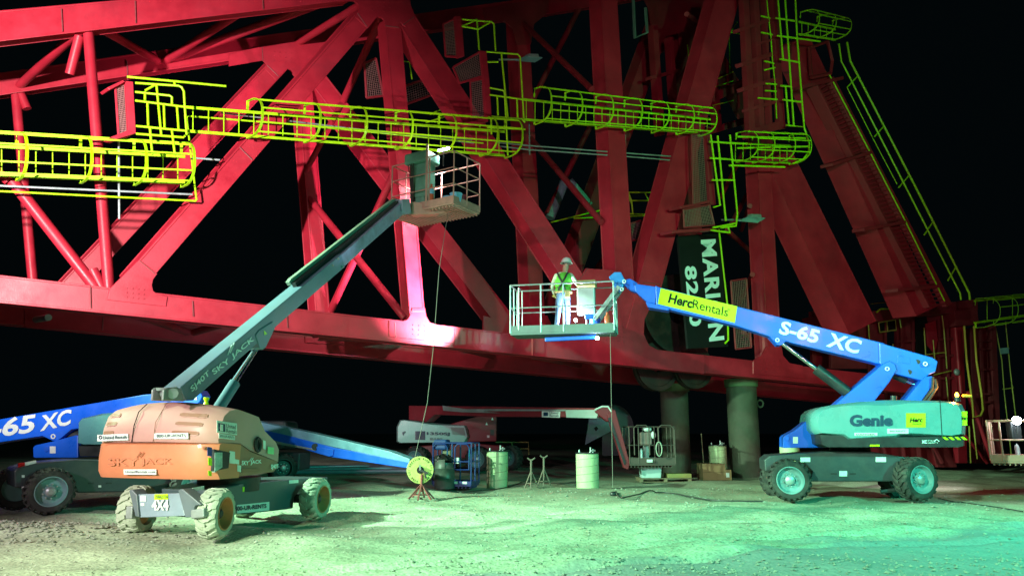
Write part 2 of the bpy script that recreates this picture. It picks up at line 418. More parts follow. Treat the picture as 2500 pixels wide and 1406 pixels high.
pipe('brace', fp(-40, 372), fp(30, 440), .12)
pipe('brace', fp(236, 655), fp(262, 706), .13); pipe('brace', FS(REAR - .3).at(88, 780), FS(REAR - 1.4).at(118, 775), .10, GREY)
# sway frames between front and rear posts
for a, b, r in (((1003, 776), (760, 478), .13), ((982, 404), (812, 765), .13), ((945, 30), (842, 252), .13), ((845, 250), (752, 420), .1)):
    pipe('brace', fp(*a), rp(*b), r)
for a, b in (((1282, 50), (1458, 214)), ((1432, 0), (1310, 240)), ((1300, 330), (1482, 540)), ((1448, 310), (1345, 520)), ((1310, 570), (1420, 700)), ((1490, 620), (1390, 770))):
    pipe('brace', rp(*a), fp(b[0], b[1]) if b[0] > 1440 else rp(*b), .12, REDD)
for a, b in (((1740, 85), (1664, 196)), ((1690, 30), (1738, 66)), ((1895, 230), (1770, 480)), ((1845, 500), (1820, 560)), ((1790, 560), (1850, 620)), ((1852, 668), (1815, 740)), ((1830, 810), (1868, 850)), ((1800, 545), (1862, 420))):
    pipe('brace', fp(*a), rp(*b), .10, REDD)
# bottom lacing under the boom
for a, b in (((345, 772), (455, 812)), ((640, 782), (470, 812)), ((700, 800), (980, 828)), ((800, 835), (970, 826)), ((1060, 838), (1200, 870)), ((1330, 880), (1410, 892))):
    pipe('brace', F0.at(a[0], a[1] - 16) + EDIR * .6, FR.at(*b) - EDIR * .1, .12, REDD)
# pipe sleeves wrapped in grey cloth
SL = mat('grey_wrap', (.20, .33, .36), .7, 0, .3, (.1, .14, .15), .5, 5, .4, 30)
for a, b in (((1388, 440), (1352, 530)), ((1398, 440), (1448, 500))):
    part('wrapped_sleeve', MB().tube([rp(*a), rp(*b)], [.2, .2], 14), SL, boom, smooth=True)
# big rope sheaves hung in the truss
def sheave(c, ax, r, w):
    mb = MB().revolve(c, ax, [(-w / 2, r * .25), (-w / 2, r * .8), (-w / 2 - .02, r * .82), (-w / 2 - .02, r), (-.04, r * .98), (0, r * .92), (.04, r * .98), (w / 2 + .02, r), (w / 2 + .02, r * .82), (w / 2, r * .8), (w / 2, r * .25), (-w / 2, r * .25)], 40)
    for k in range(6):
        t = k * math.pi / 3; x = V(ax).normalized().orthogonal().normalized(); y = V(ax).normalized().cross(x); d = x * math.cos(t) + y * math.sin(t)
        mb.bar(V(c) + d * r * .2, V(c) + d * r * .85, .1, .12)
    return mb
SHM = mat('greased_sheave_steel', (.022, .016, .014), .55, .2, .3, (.16, .05, .04), .4, 3)
for k, (px, py, rr, s) in enumerate(((1600, 895, .92, 1.6), (1690, 895, .85, 1.3))):
    c = FS(s).at(px, py)
    o = part('rope_sheave', sheave(V((0, 0, 0)), FN, rr, .3), SHM, None, smooth=True, label=('dark rope sheave under the boom, the left one with its rim hanging lower' if k == 0 else 'dark rope sheave under the boom directly above the left pile')); o.location = c; tag(o, cat='sheave', group='rope sheaves under the boom')
c = FS(1.6).at(1640, 770)
o = part('rope_drum', sheave(V((0, 0, 0)), FN, 1.55, .8), SHM, None, smooth=True, label='large dark spoked drum inside the truss behind the tall name board'); o.location = c; tag(o, cat='drum')

# welded joints across the members
WELD = mat('weld_bead_steel', (.30, .05, .06), .6, .1, .3, (.12, .05, .04), .6, 8)
for pl, a, b in ((F0, (964, 786), (966, 825)), (F0, (470, 734), (472, 772)), (F0, (341, 637), (378, 668)), (F0, (873, 34), (896, 66)), (F0, (941, 64), (974, 68)), (F0, (984, 62), (1011, 42)), (F0, (1004, 760), (1038, 760)), (F0, (1110, 802), (1112, 838)), (F0, (220, 697), (222, 752)), (F0, (700, 757), (702, 800)), (F0, (1402, 700), (1434, 655)), (F0, (1510, 690), (1548, 690)), (F0, (1570, 690), (1612, 694)), (F0, (585, 360), (616, 391)), (F0, (965, 330), (1000, 328)), (F0, (1180, 330), (1212, 312)), (F0, (1476, 260), (1514, 256)), (F0, (1690, 300), (1740, 314)), (FR, (652, 160), (680, 187)), (FR, (250, 806), (252, 772)), (FR, (640, 112), (642, 150)), (FR, (310, 150), (312, 196)), (F0, (330, 3), (332, 58)), (F0, (150, 22), (153, 78)), (F0, (640, -20), (643, 24))):
    part('weld_seam', MB().tube([pl.off(.03).at(*a), pl.off(.03).at(*b)], .018, 6), WELD, boom)
for pl, cx_, cy_ in ((F0, 1030, 806), (F0, 930, 16), (F0, 330, 716), (F0, 1500, 820), (F0, 1880, 890), (FR, 690, 140)):
    mb = MB()
    for i in range(4):
        for j in range(3):
            p = pl.off(.036).at(cx_ + (i - 1.5) * 14, cy_ + (j - 1) * 11 + (i - 1.5) * 1.4); mb.cyl(p, p + pl.n * .02, .025, 6)
    part('bolt_group', mb, RED, boom)
# ------------------------------------------------------------------ piles
for k, (xl, xr, yb, yt) in enumerate(((1620, 1687, 1166, 938), (1786, 1858, 1170, 926))):
    b = ground((xl + xr) / 2, yb - 6); Y = b.y
    pl = PL((0, Y, 0), (0, 1, 0)); r = (pl.at(xr, 1050).x - pl.at(xl, 1050).x) / 2; zt = pl.at(xl, yt).z
    b.z = 0
    t = thing('steel_pile', b, ['round weathered steel pile behind the wooden pallet, carrying the boom', 'round weathered steel pile with a green cap beside the cardboard box'][k], 'pile', 'steel piles under the boom')
    part('pile_shaft', MB().revolve(b, (0, 0, 1), [(-.1, 0), (-.1, r), (zt - .3, r), (zt - .3, 0)], 40), PILE, t, smooth=True)
    part('pile_cap', MB().revolve(b, (0, 0, 1), [(zt - .3, 0), (zt - .3, r * 1.1), (zt, r * 1.13), (zt, 0)], 40), mat('green_cap', (.10, .17, .08), .7, 0, .3, (.1, .1, .05), .5, 2), t, smooth=True)  # cap in a greener tone than the shaft
    if k: part('lifting_ring', MB().tube([b + V((r + .12 + .12 * math.cos(q), -.05, pl.at(0, 985).z + .14 * math.sin(q))) for q in [i * .5236 for i in range(12)]], .035, 8, True), PILE, t, smooth=True)

# ------------------------------------------------------------------ caged ladders
def cage(label, s, ta, tb, ba, bb, nr, hp, bulge=.78, ov=(.42, .12), nst=5, rr=.03, extra=()):
    pl = FS(s); A0, A1, B0, B1 = pl.at(*ta), pl.at(*tb), pl.at(*ba), pl.at(*bb)
    c = (A0 + A1 + B0 + B1) / 4
    t = thing('caged_ladder', c, label, 'caged ladder', 'yellow caged ladders along the boom')
    part('side_rail', MB().bar(A0, A1, .035, .085), YEL, t, bevel=.006); part('side_rail', MB().bar(B0, B1, .035, .085), YEL, t, bevel=.006)
    for i in range(nr):
        u = (i + .5) / nr; part('rung', MB().tube([A0.lerp(A1, u), B0.lerp(B1, u)], .016, 6), YEL, t, smooth=True)
    hoops = []
    for u in hp:
        a, b = A0.lerp(A1, u), B0.lerp(B1, u); h = (a - b); L = h.length; h = h / L
        hh = L * (.5 + (ov[0] + ov[1]) / 2); cc = (a + b) / 2 + h * (L * (ov[0] - ov[1]) / 2)
        pts = []
        for k in range(17):
            th = math.pi / 2 - math.pi * k / 16; cs, sn = abs(math.cos(th)), math.sin(th)
            pts.append(cc + h * (hh * math.copysign(abs(sn) ** .8, sn)) - EDIR * (bulge * cs ** .65))
        pts = [cc + h * hh * .55 + EDIR * .02] + [cc + h * hh * .75 - EDIR * .0] + pts + [b - h * .02]
        hoops.append(pts)
        mb = MB()
        for i in range(len(pts) - 1): mb.bar(pts[i], pts[i + 1], .075, .016, up=(pts[i] - cc))
        part('hoop', mb, YEL, t)
    for k in [int(2 + 16 * (j + .35) / nst) for j in range(nst)]:
        mb = MB()
        for i in range(len(hoops) - 1): mb.bar(hoops[i][k], hoops[i + 1][k], .014, .045)
        part('strap', mb, YEL, t)
    return t
cage('yellow caged ladder running out of the left edge below the others', -.3, (-240, 345), (452, 383), (-240, 418), (452, 447), 17, (-.02, .18, .375, .60, .80, .985), .75, (.45, .18))
cage('long yellow caged ladder crossing the tall front post, above the orange lift basket', -.4, (452, 262), (1232, 322), (452, 320), (1232, 380), 24, (.17, .335, .475, .62, .765, .91, 1.0), .8, (.45, .12))
cage('lime yellow caged ladder between the mesh platforms, right of the upper mesh box', -.4, (1274, 243), (1735, 292), (1274, 292), (1735, 328), 24, (.06, .21, .365, .515, .66, .80, .93), .75, (.6, .22))
cage('short lime caged ladder ending at the tall handrail in the right half', -.4, (1786, 350), (1930, 356), (1786, 392), (1930, 398), 8, (.08, .35, .7, .98), .9, (.6, .12))
cage('small lime cage high up at the head of the inclined stairway', -.4, (1950, 54), (2040, 73), (1950, 84), (2040, 98), 6, (.05, .5, .92), .8, (.8, .1))
cage('yellow hooped cage at the right edge beside the machine house', 1.0, (2378, 735), (2560, 716), (2378, 788), (2560, 764), 3, (.02, .25, .5, .75, 1.0), 1.0, (.1, .25))

# ------------------------------------------------------------------ yellow handrails and pipework
def rail(name, label, cat, s, segs, r=.03, group=None, m=YEL):
    pl = FS(s); ps = [[(pl.at(*q[:2]) + (EDIR * q[2] if len(q) > 2 else V((0, 0, 0)))) for q in sg] for sg in segs]
    allp = [p for sg in ps for p in sg]; c = sum(allp, V((0, 0, 0))) / len(allp)
    t = thing(name, c, label, cat, group)
    for i, sg in enumerate(ps): part('rail_tube', MB().tube(sg, r, 8), m, t, smooth=True)
    return t
G = 'yellow handrails on the boom'
rail('handrail', 'yellow handrail frame beside the pink mesh box at upper left', 'handrail', -.9,
     [[(310, 188), (552, 211)], [(330, 203), (436, 210), (444, 214), (449, 224), (456, 330)], [(330, 225), (414, 234), (420, 238), (420, 255)], [(330, 246), (455, 262)],
      [(332, 308), (455, 320)], [(332, 327), (448, 336), (452, 332)], [(382, 206), (394, 332)], [(360, 250), (362, 308)], [(400, 255), (402, 312)], [(432, 258), (436, 316)],
      [(366, 312), (372, 378)], [(420, 320), (428, 385)], [(354, 225), (354, 245)], [(354, 222), (382, 206)], [(426, 200), (427, 209)]], .032, G)
rail('conduit_rail', 'thin yellow pipe looping below the leftmost caged ladder', 'pipe', -.3,
     [[(-240, 455), (478, 491), (480, 489), (456, 290), (460, 284), (700, 303), (1180, 350)]], .026)
rail('conduit', 'grey conduit pipe running beside the leftmost caged ladder', 'pipe', -.1, [[(-240, 443), (470, 475)], [(470, 386), (537, 391)], [(290, 340), (291, 535)]], .03, None, GALV)
rail('conduit', 'pair of grey conduit pipes from the long cage to the name board', 'pipe', .1, [[(540, 276), (1292, 366), (1524, 382), (1692, 396)], [(900, 318), (1292, 356), (1526, 374), (1690, 386)], [(1526, 330), (1528, 390)], [(1292, 300), (1293, 378)], [(1500, 325), (1520, 355), (1524, 385)]], .028, None, GREY)
rail('handrail', 'lime handrail cage around the upper mesh platform beside the light fixture', 'handrail', -.9,
     [[(1128, 48), (1200, 54), (1206, 60), (1210, 125)], [(1128, 65), (1168, 72)], [(1164, 48), (1170, 122)], [(1128, 65), (1164, 48)], [(1168, 72), (1195, 56)]], .03, G)
rail('handrail', 'tall lime handrail from the mesh box down to the end of the long cage', 'handrail', -.9,
     [[(1188, 127), (1264, 133), (1270, 140), (1279, 290)], [(1224, 130), (1240, 290)], [(1190, 152), (1216, 152)], [(1196, 215), (1228, 221), (1232, 227), (1240, 380)], [(1196, 232), (1280, 244)], [(1200, 285), (1274, 291), (1282, 300)], [(1199, 290), (1200, 328)], [(1214, 236), (1216, 282)], [(1262, 242), (1264, 288)], [(1190, 312), (1282, 316)]], .03, G)
rail('handrail', 'lime handrail beside the tall mesh stair above the name board', 'handrail', -1.0,
     [[(1782, 330), (1800, 520), (1797, 552), (1760, 556)], [(1752, 332), (1772, 540)], [(1735, 330), (1758, 502), (1742, 506)], [(1732, 346), (1784, 350)], [(1733, 386), (1790, 390)], [(1738, 440), (1794, 440)], [(1735, 562), (1782, 568), (1778, 556)], [(1740, 556), (1798, 545)]], .038, G)
rail('handrail', 'tall lime vertical handrail rising out of the top edge at right', 'handrail', -1.0,
     [[(1940, -40), (1946, 90), (1963, 311), (1920, 306)], [(1914, -40), (1938, 308)], [(1896, -40), (1912, 148)], [(1894, 45), (1940, 52)], [(1898, 88), (2002, 102)], [(1904, 145), (1952, 153)], [(1906, 210), (1930, 212)], [(1912, 244), (1958, 250)], [(1918, 212), (1926, 308)], [(1963, 311), (1976, 350), (1974, 372), (1962, 388), (1936, 400)], [(1966, 338), (1800, 334)], [(1974, 358), (1800, 362)], [(1780, 404), (1916, 408)]], .038, G)
rail('handrail', 'faint yellow hooped rail on the far side behind the right front post', 'handrail', REAR - .4,
     [[(1520, 470), (1600, 470)], [(1524, 490), (1612, 490)], [(1535, 472), (1542, 490), (1545, 522)], [(1575, 472), (1584, 490), (1586, 522)], [(1525, 472), (1535, 478), (1543, 500)], [(1600, 470), (1612, 476), (1616, 492)], [(1345, 543), (1480, 510)], [(1400, 533), (1650, 524)], [(1530, 522), (1660, 526)]], .03, G)
rail('handrail', 'far yellow handrail glimpsed left of the upper mesh box', 'handrail', REAR - .6, [[(980, 150), (1000, 152), (1006, 194)], [(1040, 300), (1150, 265)], [(1050, 280), (1090, 262)]], .028, G)

# ------------------------------------------------------------------ mesh guarded platforms
MESHM = mat('expanded_mesh', (.36, .16, .15), .6, .2, .2)
def meshbox(label, pls, front, side=None, n=(9, 22), frame=.05, m=RED, wire=.011, roof=None):
    """mesh panel (4 px corners) with its frame, an optional solid side plate and sloped roof plates"""
    q = P(FS(pls), front); c = sum(q, V((0, 0, 0))) / 4
    t = thing('mesh_platform', c, label, 'mesh platform', 'mesh guarded platforms')
    mb = MB()
    for i in range(4): mb.bar(q[i], q[(i + 1) % 4], frame, frame * 1.2)
    part('panel_frame', mb, m, t, bevel=.006)
    mb = MB()
    for i in range(1, n[0]):
        u = i / n[0]; mb.bar(q[0].lerp(q[1], u), q[3].lerp(q[2], u), wire)
    for i in range(1, n[1]):
        u = i / n[1]; mb.bar(q[0].lerp(q[3], u), q[1].lerp(q[2], u), wire)
    part('mesh_panel', mb, MESHM, t)
    if side: part('side_plate', plate(FS(pls - .1), side, EDIR * .12), m, t, bevel=.01)
    for rf in roof or (): part('edge_plate', plate(FS(pls - .15), rf, EDIR * .5), m, t, bevel=.01)
    return t
meshbox('pink mesh box at the upper left end of the long caged ladder', -.7, [(282, 212), (306, 203), (314, 328), (290, 330)], [(306, 198), (325, 200), (332, 326), (314, 330)], (7, 26), .05, RED, .012, [[(262, 214), (300, 196), (306, 200), (268, 220)], [(270, 335), (314, 318), (330, 326), (285, 340)]])
meshbox('topmost mesh box beside the upper lime handrail', -.7, [(1082, 60), (1112, 46), (1120, 140), (1088, 138)], [(1112, 40), (1127, 40), (1134, 138), (1120, 142)], (8, 24))
meshbox('dark mesh box tilted above the other on the middle platform', -.7, [(1106, 165), (1174, 126), (1180, 186), (1122, 204)], [(1174, 124), (1188, 126), (1196, 212), (1184, 212)], (14, 14))
meshbox('tall mesh box right above the end of the long caged ladder', -.7, [(1148, 200), (1182, 192), (1188, 286), (1152, 294)], [(1182, 206), (1196, 206), (1200, 284), (1188, 290)], (8, 20), .05, RED, .012, [[(1140, 300), (1190, 286), (1192, 298), (1150, 305)]])
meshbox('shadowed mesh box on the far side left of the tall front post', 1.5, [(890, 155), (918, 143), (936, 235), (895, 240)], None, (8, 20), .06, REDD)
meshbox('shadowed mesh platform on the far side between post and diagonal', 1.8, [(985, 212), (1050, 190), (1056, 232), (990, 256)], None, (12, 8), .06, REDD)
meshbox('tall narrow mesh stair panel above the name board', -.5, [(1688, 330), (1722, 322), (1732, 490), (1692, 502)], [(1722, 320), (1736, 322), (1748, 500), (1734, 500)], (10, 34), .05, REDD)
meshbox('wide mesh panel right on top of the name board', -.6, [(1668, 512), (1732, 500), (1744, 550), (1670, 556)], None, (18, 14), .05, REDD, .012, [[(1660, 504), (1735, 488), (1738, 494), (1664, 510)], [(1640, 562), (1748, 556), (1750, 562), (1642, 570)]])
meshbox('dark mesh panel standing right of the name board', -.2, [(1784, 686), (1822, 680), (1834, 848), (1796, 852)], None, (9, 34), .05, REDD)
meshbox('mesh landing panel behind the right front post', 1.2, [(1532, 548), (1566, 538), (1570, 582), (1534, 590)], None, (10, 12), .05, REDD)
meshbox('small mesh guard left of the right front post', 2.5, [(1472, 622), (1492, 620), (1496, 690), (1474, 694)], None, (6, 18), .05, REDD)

# dark steel access tower, upper right
c0 = FS(-.6).at(1860, 200)
tw = thing('access_tower', V((c0.x, c0.y, c0.z)), 'dark red steel access tower rising behind the tall lime handrail', 'access tower')
F6 = FS(-.6)
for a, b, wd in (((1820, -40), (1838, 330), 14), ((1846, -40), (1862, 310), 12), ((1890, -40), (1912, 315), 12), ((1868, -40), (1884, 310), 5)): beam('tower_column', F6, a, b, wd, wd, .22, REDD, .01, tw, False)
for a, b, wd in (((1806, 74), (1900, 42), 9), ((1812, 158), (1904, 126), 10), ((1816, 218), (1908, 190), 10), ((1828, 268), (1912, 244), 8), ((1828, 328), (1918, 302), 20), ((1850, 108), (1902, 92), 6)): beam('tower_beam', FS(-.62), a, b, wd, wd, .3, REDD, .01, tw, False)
for a, b in (((1858, 40), (1880, 46)), ((1858, 80), (1886, 86)), ((1866, 150), (1890, 156)), ((1866, 172), (1892, 166)), ((1868, 205), (1896, 207)), ((1868, 222), (1896, 224)), ((1850, 240), (1898, 244))):
    part('grating_edge', MB().bar(F6.at(*a), F6.at(*b), .05), YEL, tw)
part('chain_rail', MB().tube(P(F6, [(1872, 0), (1876, 40), (1882, 92), (1886, 150), (1892, 205), (1896, 290)]), .025, 6), YEL, tw)

# far-side service platform seen through the truss, upper right
pf = thing('service_platform', FS(4).at(1780, 200), 'dim far-side service platform between the tower and the right diagonal', 'service platform')
F4 = FS(3.5)
for a, b, wd in (((1600, 60), (1618, 330), 12), ((1640, 90), (1655, 330), 9), ((1735, 50), (1758, 320), 12), ((1590, 190), (1660, 172), 8), ((1590, 262), (1660, 250), 8), ((1736, 240), (1830, 200), 22), ((1700, 330), (1830, 292), 16)): beam('platform_member', F4, a, b, wd, wd, .3, REDD, .01, pf, False)
for sg in ([(1780, 80), (1782, 180)], [(1800, 55), (1784, 80)], [(1782, 80), (1808, 84)], [(1678, 110), (1690, 210)], [(1748, 195), (1790, 176)], [(1740, 215), (1790, 198)], [(1740, 258), (1790, 246)]):
    part('platform_rail', MB().tube(P(F4, sg), .025, 6), YEL, pf)
part('corner_bracket', MB().tube(P(F4, [(1545, -20), (1550, 94), (1580, 80), (1576, 20)]), .07, 4), GREY, pf)

# ------------------------------------------------------------------ inclined stairway on the right leg
FSt = FS(-.25)
st = thing('stairway', FSt.at(2180, 450), 'steep dark stairway on the inclined right leg with a long yellow-green handrail', 'stairway')
beam('stringer', FSt, (2030, 190), (2318, 745), 13, 15, .2, REDD, .01, st, False)
beam('stringer', FSt, (1995, 205), (2272, 750), 5, 5, .5, REDD, .01, st, False)
for i in range(56):
    u = (i + .5) / 56; a = (2000 + 270 * u, 205 + 545 * u); b = (2022 + 292 * u, 192 + 553 * u)
    p, q = FSt.at(*a), FSt.at(*b); part('tread', MB().prism([p, q, q + EDIR * .25, p + EDIR * .25], (0, 0, -.05)), REDD, st)
for a, b in (((1962, 212), (2060, 190)), ((2032, 402), (2128, 372)), ((2110, 560), (2212, 542)), ((2192, 708), (2296, 698))): beam('cross_plate', FS(-.35), a, b, 8, 8, .5, REDD, .01, st, False)
part('top_frame', MB().tube(P(FSt, [(1980, 186), (1976, 118), (2020, 102), (2032, 150), (2028, 180), (1980, 190)]), .09, 4), REDD, st)
part('handrail', MB().tube(P(FS(-.6), [(2068, 104), (2076, 150), (2246, 478), (2366, 715), (2368, 732)]), .045, 8), YEL, st, smooth=True)
part('handrail', MB().tube(P(FS(-.6), [(2048, 108), (2054, 150), (2222, 478), (2344, 716), (2346, 732)]), .036, 8), YEL, st, smooth=True)
part('handrail', MB().tube(P(FSt, [(2022, 178), (2124, 372), (2210, 540), (2306, 735)]), .035, 8), YEL, st, smooth=True)
part('handrail', MB().tube(P(FSt, [(2068, 214), (2132, 340), (2190, 450)]), .02, 8), YEL, st, smooth=True)
for a, b in (((2068, 214), (2094, 186)), ((2135, 334), (2158, 308)), ((2194, 458), (2218, 430)), ((2256, 574), (2276, 544)), ((2314, 685), (2332, 655))): part('handrail_post', MB().tube(P(FS(-.6), [a, b]), .03, 6), YEL, st)

# ------------------------------------------------------------------ name board
FB = FS(.0)
bd = thing('name_board', FB.at(1715, 710), 'tall black board with big pale letters reading downwards in the truss', 'sign board')
part('board_panel', plate(FB, [(1655, 577), (1756, 568), (1778, 846), (1680, 851)], EDIR * .08), BLK, bd, bevel=.006)
part('board_edge_pipe', MB().tube(P(FS(-.05), [(1755, 560), (1776, 746), (1778, 830), (1770, 838)]), .035, 8), YEL, bd, smooth=True)
def vtext(body, top, bot, wid):
    O = FB.at(*top); X = FB.at(*bot); Y = FB.at(top[0] + wid, top[1] - wid * .06); ptext('lettering', body, O, X, Y, CYANL, bd, .01, .035, 1.12)
vtext('MARION', (1710, 586), (1731, 834), 37); vtext('8200', (1670, 650), (1684, 798), 29)
# work light fixtures (unlit) bolted to the truss
LGT = mat('fixture_housing', (.36, .62, .66), .4, .2, .15)
def fixture(label, s, x, y, w=64):
    pl = FS(s); c = pl.at(x, y); t = thing('light_fixture', c, label, 'light fixture', 'light fixtures on the boom')
    part('fixture_lens', plate(pl, [(x - w * .62, y + 6), (x + w * .12, y + 10), (x + w * .42, y - 1), (x - w * .2, y - 5)], (0, 0, .05)), LGT, t, bevel=.01)
    part('fixture_box', plate(FS(s - .02), [(x - w * .1, y - 5), (x + w * .3, y - 3), (x + w * .26, y - 12), (x - w * .1, y - 13)], EDIR * .2), GALV, t, bevel=.02)
    part('fixture_arm', MB().tube(P(FS(s + .02), [(x - w * 1.25, y + 2), (x - w * .5, y + 2)]), .035, 8), GREY, t)
fixture('teal floodlight fixture beside the upper lime handrail', -.8, 1298, 144); fixture('floodlight fixture reaching right from above the name board', -.8, 1842, 535)
# ================================================================== LIFT PARTS
def wheel(root, c, ax, r, w, tyre, rim, dish=.12, lug=True, nl=20, chev=.5):
    """c = centre of the outer face plane, ax = outward axle direction"""
    c, ax = V(c), V(ax).normalized()
    h = part('wheel', MB().revolve(c, ax, [(-w * .8, .001), (-w * .8, r * .6), (-.03, r * .60), (0, r * .64), (0, r * .60), (-dish * .6, r * .56), (-dish, r * .50), (-dish, r * .26), (-dish + .05, r * .24), (-dish + .05, r * .001)], 40), rim, root, smooth=True)
    t = MB().revolve(c, ax, [(-.02, r * .62), (.0, r * .70), (-.01, r * .84), (-.05, r * .91), (-.10, r * .92), (-w + .10, r * .92), (-w + .05, r * .91), (-w + .01, r * .84), (-w, r * .62), (-.02, r * .62)], 44)
    x = ax.orthogonal().normalized(); x = V((-ax.y, ax.x, 0)); z = V((0, 0, 1))
    def pt(a, hh, rr): return c + ax * hh + (x * math.cos(a) + z * math.sin(a)) * rr
    if lug:
        da = 2 * math.pi / nl
        for sd in (0, 1):
            for k in range(nl):
                a0 = da * (k + .5 * sd); hs = [(-.012, -.07, -w * .30, -w * .54), (-w + .012, -w + .07, -w * .70, -w * .46)][sd]
                sh = [0, .10, chev * .6, chev]; wd = [.26, .26, .25, .2]; rad = [(.86, .90), (.95, 1.0), (.95, 1.0), (.95, .995)]
                ring = []
                for j in range(4):
                    aa = a0 + da * sh[j]; hw = da * wd[j]
                    ring.append([pt(aa - hw, hs[j], r * rad[j][0]), pt(aa + hw, hs[j], r * rad[j][0]), pt(aa + hw * .85, hs[j], r * rad[j][1]), pt(aa - hw * .85, hs[j], r * rad[j][1])])
                t.loft(ring)
    part('tyre', t, tyre, h, smooth=True)
    hb = MB().revolve(c, ax, [(-dish + .052, .0), (-dish + .052, r * .22), (-dish + .10, r * .2), (-dish + .13, r * .12), (-dish + .13, 0)], 20)
    for k in range(9):
        a = k * 2 * math.pi / 9; p = pt(a, -dish + .05, r * .30); hb.cyl(p - ax * .06, p + ax * .005, .018, 6)
    if rim is RIMO: hb.revolve(c, ax, [(-dish + .012, 0), (-dish + .012, r * .46), (-dish - .02, r * .46)], 30)
    part('hub', hb, GALV if rim is not RIMO else DARK, h, smooth=True)
    return h
def sticker(root, pl, pts, m=WHT, d=.006, name='decal'):
    return part(name, MB().prism(P(pl, pts), -pl.n * 0 + (EYE - pl.p).normalized().project(pl.n).normalized() * d), m, root)
def rect(x0, y0, x1, y1, sk=0): return [(x0, y0), (x1, y0 + sk), (x1, y1 + sk), (x0, y1)]
def basket(root, N, ld, sd, L, W, H, m, floorm, toe=.15, posts=(.0, .33, .66, 1), r=.022, names='platform_floor', mid=(.5,), gate=True, gr=True):
    """N = near corner on the floor, ld long direction, sd short direction"""
    N, ld, sd = V(N), V(ld).normalized(), V(sd).normalized(); z = V((0, 0, 1))
    part(names, MB().box(N + ld * L / 2 + sd * W / 2 - z * .03, ld * L / 2, sd * W / 2, z * .03), floorm, root, bevel=.01)
    if gr:
        mb = MB()
        for i in range(int(L / .12)): mb.bar(N + ld * (.06 + i * .12) - z * .09 + sd * .05, N + ld * (.06 + i * .12) - z * .09 + sd * (W - .05), .03, .06)
        part('floor_rib', mb, floorm, root)
    C = [N, N + ld * L, N + ld * L + sd * W, N + sd * W]
    for i in range(4):
        a, b = C[i], C[(i + 1) % 4]; d = (b - a).normalized(); nrm = d.cross(z)
        part('toe_board', MB().box((a + b) / 2 + z * toe / 2, (b - a) / 2, nrm * .008, z * toe / 2), floorm, root)
        part('guard_rail', MB().tube([a + z * H, b + z * H], r, 8), m, root, smooth=True)
        for q in mid: part('guard_rail', MB().tube([a + z * H * q, b + z * H * q], r * .8, 8), m, root, smooth=True)
        for u in (posts if (b - a).length > W * 1.2 else (.5,)):
            p = a.lerp(b, u); part('guard_post', MB().tube([p, p + z * H], r, 8), m, root, smooth=True)
    return C
def cylr(root, a, b, frac, r0, r1, m0=DARK):
    a, b = V(a), V(b); mid_ = a.lerp(b, frac); part('lift_cylinder', MB().tube([a, mid_], r0, 16), m0, root, smooth=True); part('cylinder_rod', MB().tube([mid_, b], r1, 12), CHROME, root, smooth=True)

# ================================================================== GREEN-LIT BLUE LIFT (right)
YAW = R(-12.7)
gx, gy = V((math.cos(YAW), math.sin(YAW), 0)), V((-math.sin(YAW), math.cos(YAW), 0))
G0 = ground(1930, 1224); GP = PL(G0, gy)
g = thing('boom_lift', GP.at(2080, 1224) + gy * 1, 'blue boom lift with rounded grey engine cover and glowing amber beacon', 'boom lift', 'boom lifts')
ORG[g].z = 0; g.location.z = 0
def GO(o): return GP.off(o)
RW = .53
wheel(g, GP.at(1930, 1172), -gy, RW, .44, RUB, RIMC, .16, nl=22)
ax2 = (-gy * math.cos(R(27)) + gx * math.sin(R(27)))
wheel(g, GP.at(2252, 1170), ax2, RW, .46, RUB, RIMC, .12, nl=18, chev=.9)
wheel(g, GO(2.3).at(1901, 1170), gy, RW * 1.0, .44, RUB, RIMC); wheel(g, GO(2.3).at(2190, 1168), gy, RW, .44, RUB, RIMC)
part('chassis', plate(GO(.42), [(1868, 1150), (1866, 1122), (1880, 1112), (1960, 1106), (2040, 1100), (2130, 1102), (2175, 1110), (2270, 1124), (2268, 1150), (2205, 1150), (2184, 1175), (1976, 1175), (1984, 1150), (1960, 1125), (1912, 1122), (1884, 1150)], gy * 1.45), CHAS, g, bevel=.03)
part('axle', MB().bar(GO(.45).at(2200, 1176), GO(2.0).at(2185, 1172), .2, .22), DARK, g, bevel=.03); part('axle', MB().bar(GO(.3).at(1930, 1172), GO(2.0).at(1905, 1170), .2), DARK, g)
part('steering_link', MB().tube([GO(.3).at(2150, 1200), GO(.3).at(2205, 1192)], .05, 8), DARK, g)
part('turntable_bearing', MB().revolve(GO(1.2).at(2075, 1102), (0, 0, 1), [(-.1, 0), (-.1, .5), (.12, .5), (.12, 0)], 30), DARK, g, smooth=True)
def rloft(pl, pts, dirv, depth, n=10, rnd=.12, e=4):
    base = P(pl, pts); c = sum(base, V((0, 0, 0))) / len(base); rings = []
    for j in range(n + 1):
        t = -1 + 2 * j / n; k = 1 - rnd * abs(t) ** e * .0
        s = max(0, (abs(t) - .72) / .28); s = 1 - math.sqrt(max(0, 1 - s * s)); ring = []
        for p in base:
            q = p - c; ring.append(c + q.normalized() * max(.01, q.length - rnd * s) + dirv * (depth * (t + 1) / 2))
        rings.append(ring)
    return MB().loft(rings)
cov = [(1981, 1030), (1984, 1010), (1993, 1000), (2012, 992), (2050, 985), (2100, 979), (2170, 975), (2230, 975), (2300, 977), (2340, 980), (2356, 986), (2363, 1000), (2366, 1030), (2365, 1062), (2340, 1067), (2212, 1067), (2196, 1077), (2062, 1077), (2046, 1065), (1992, 1060), (1983, 1050)]
part('engine_cover', rloft(GO(-.12), cov, gy, 2.3, 14, .16), COV, g, smooth=True)
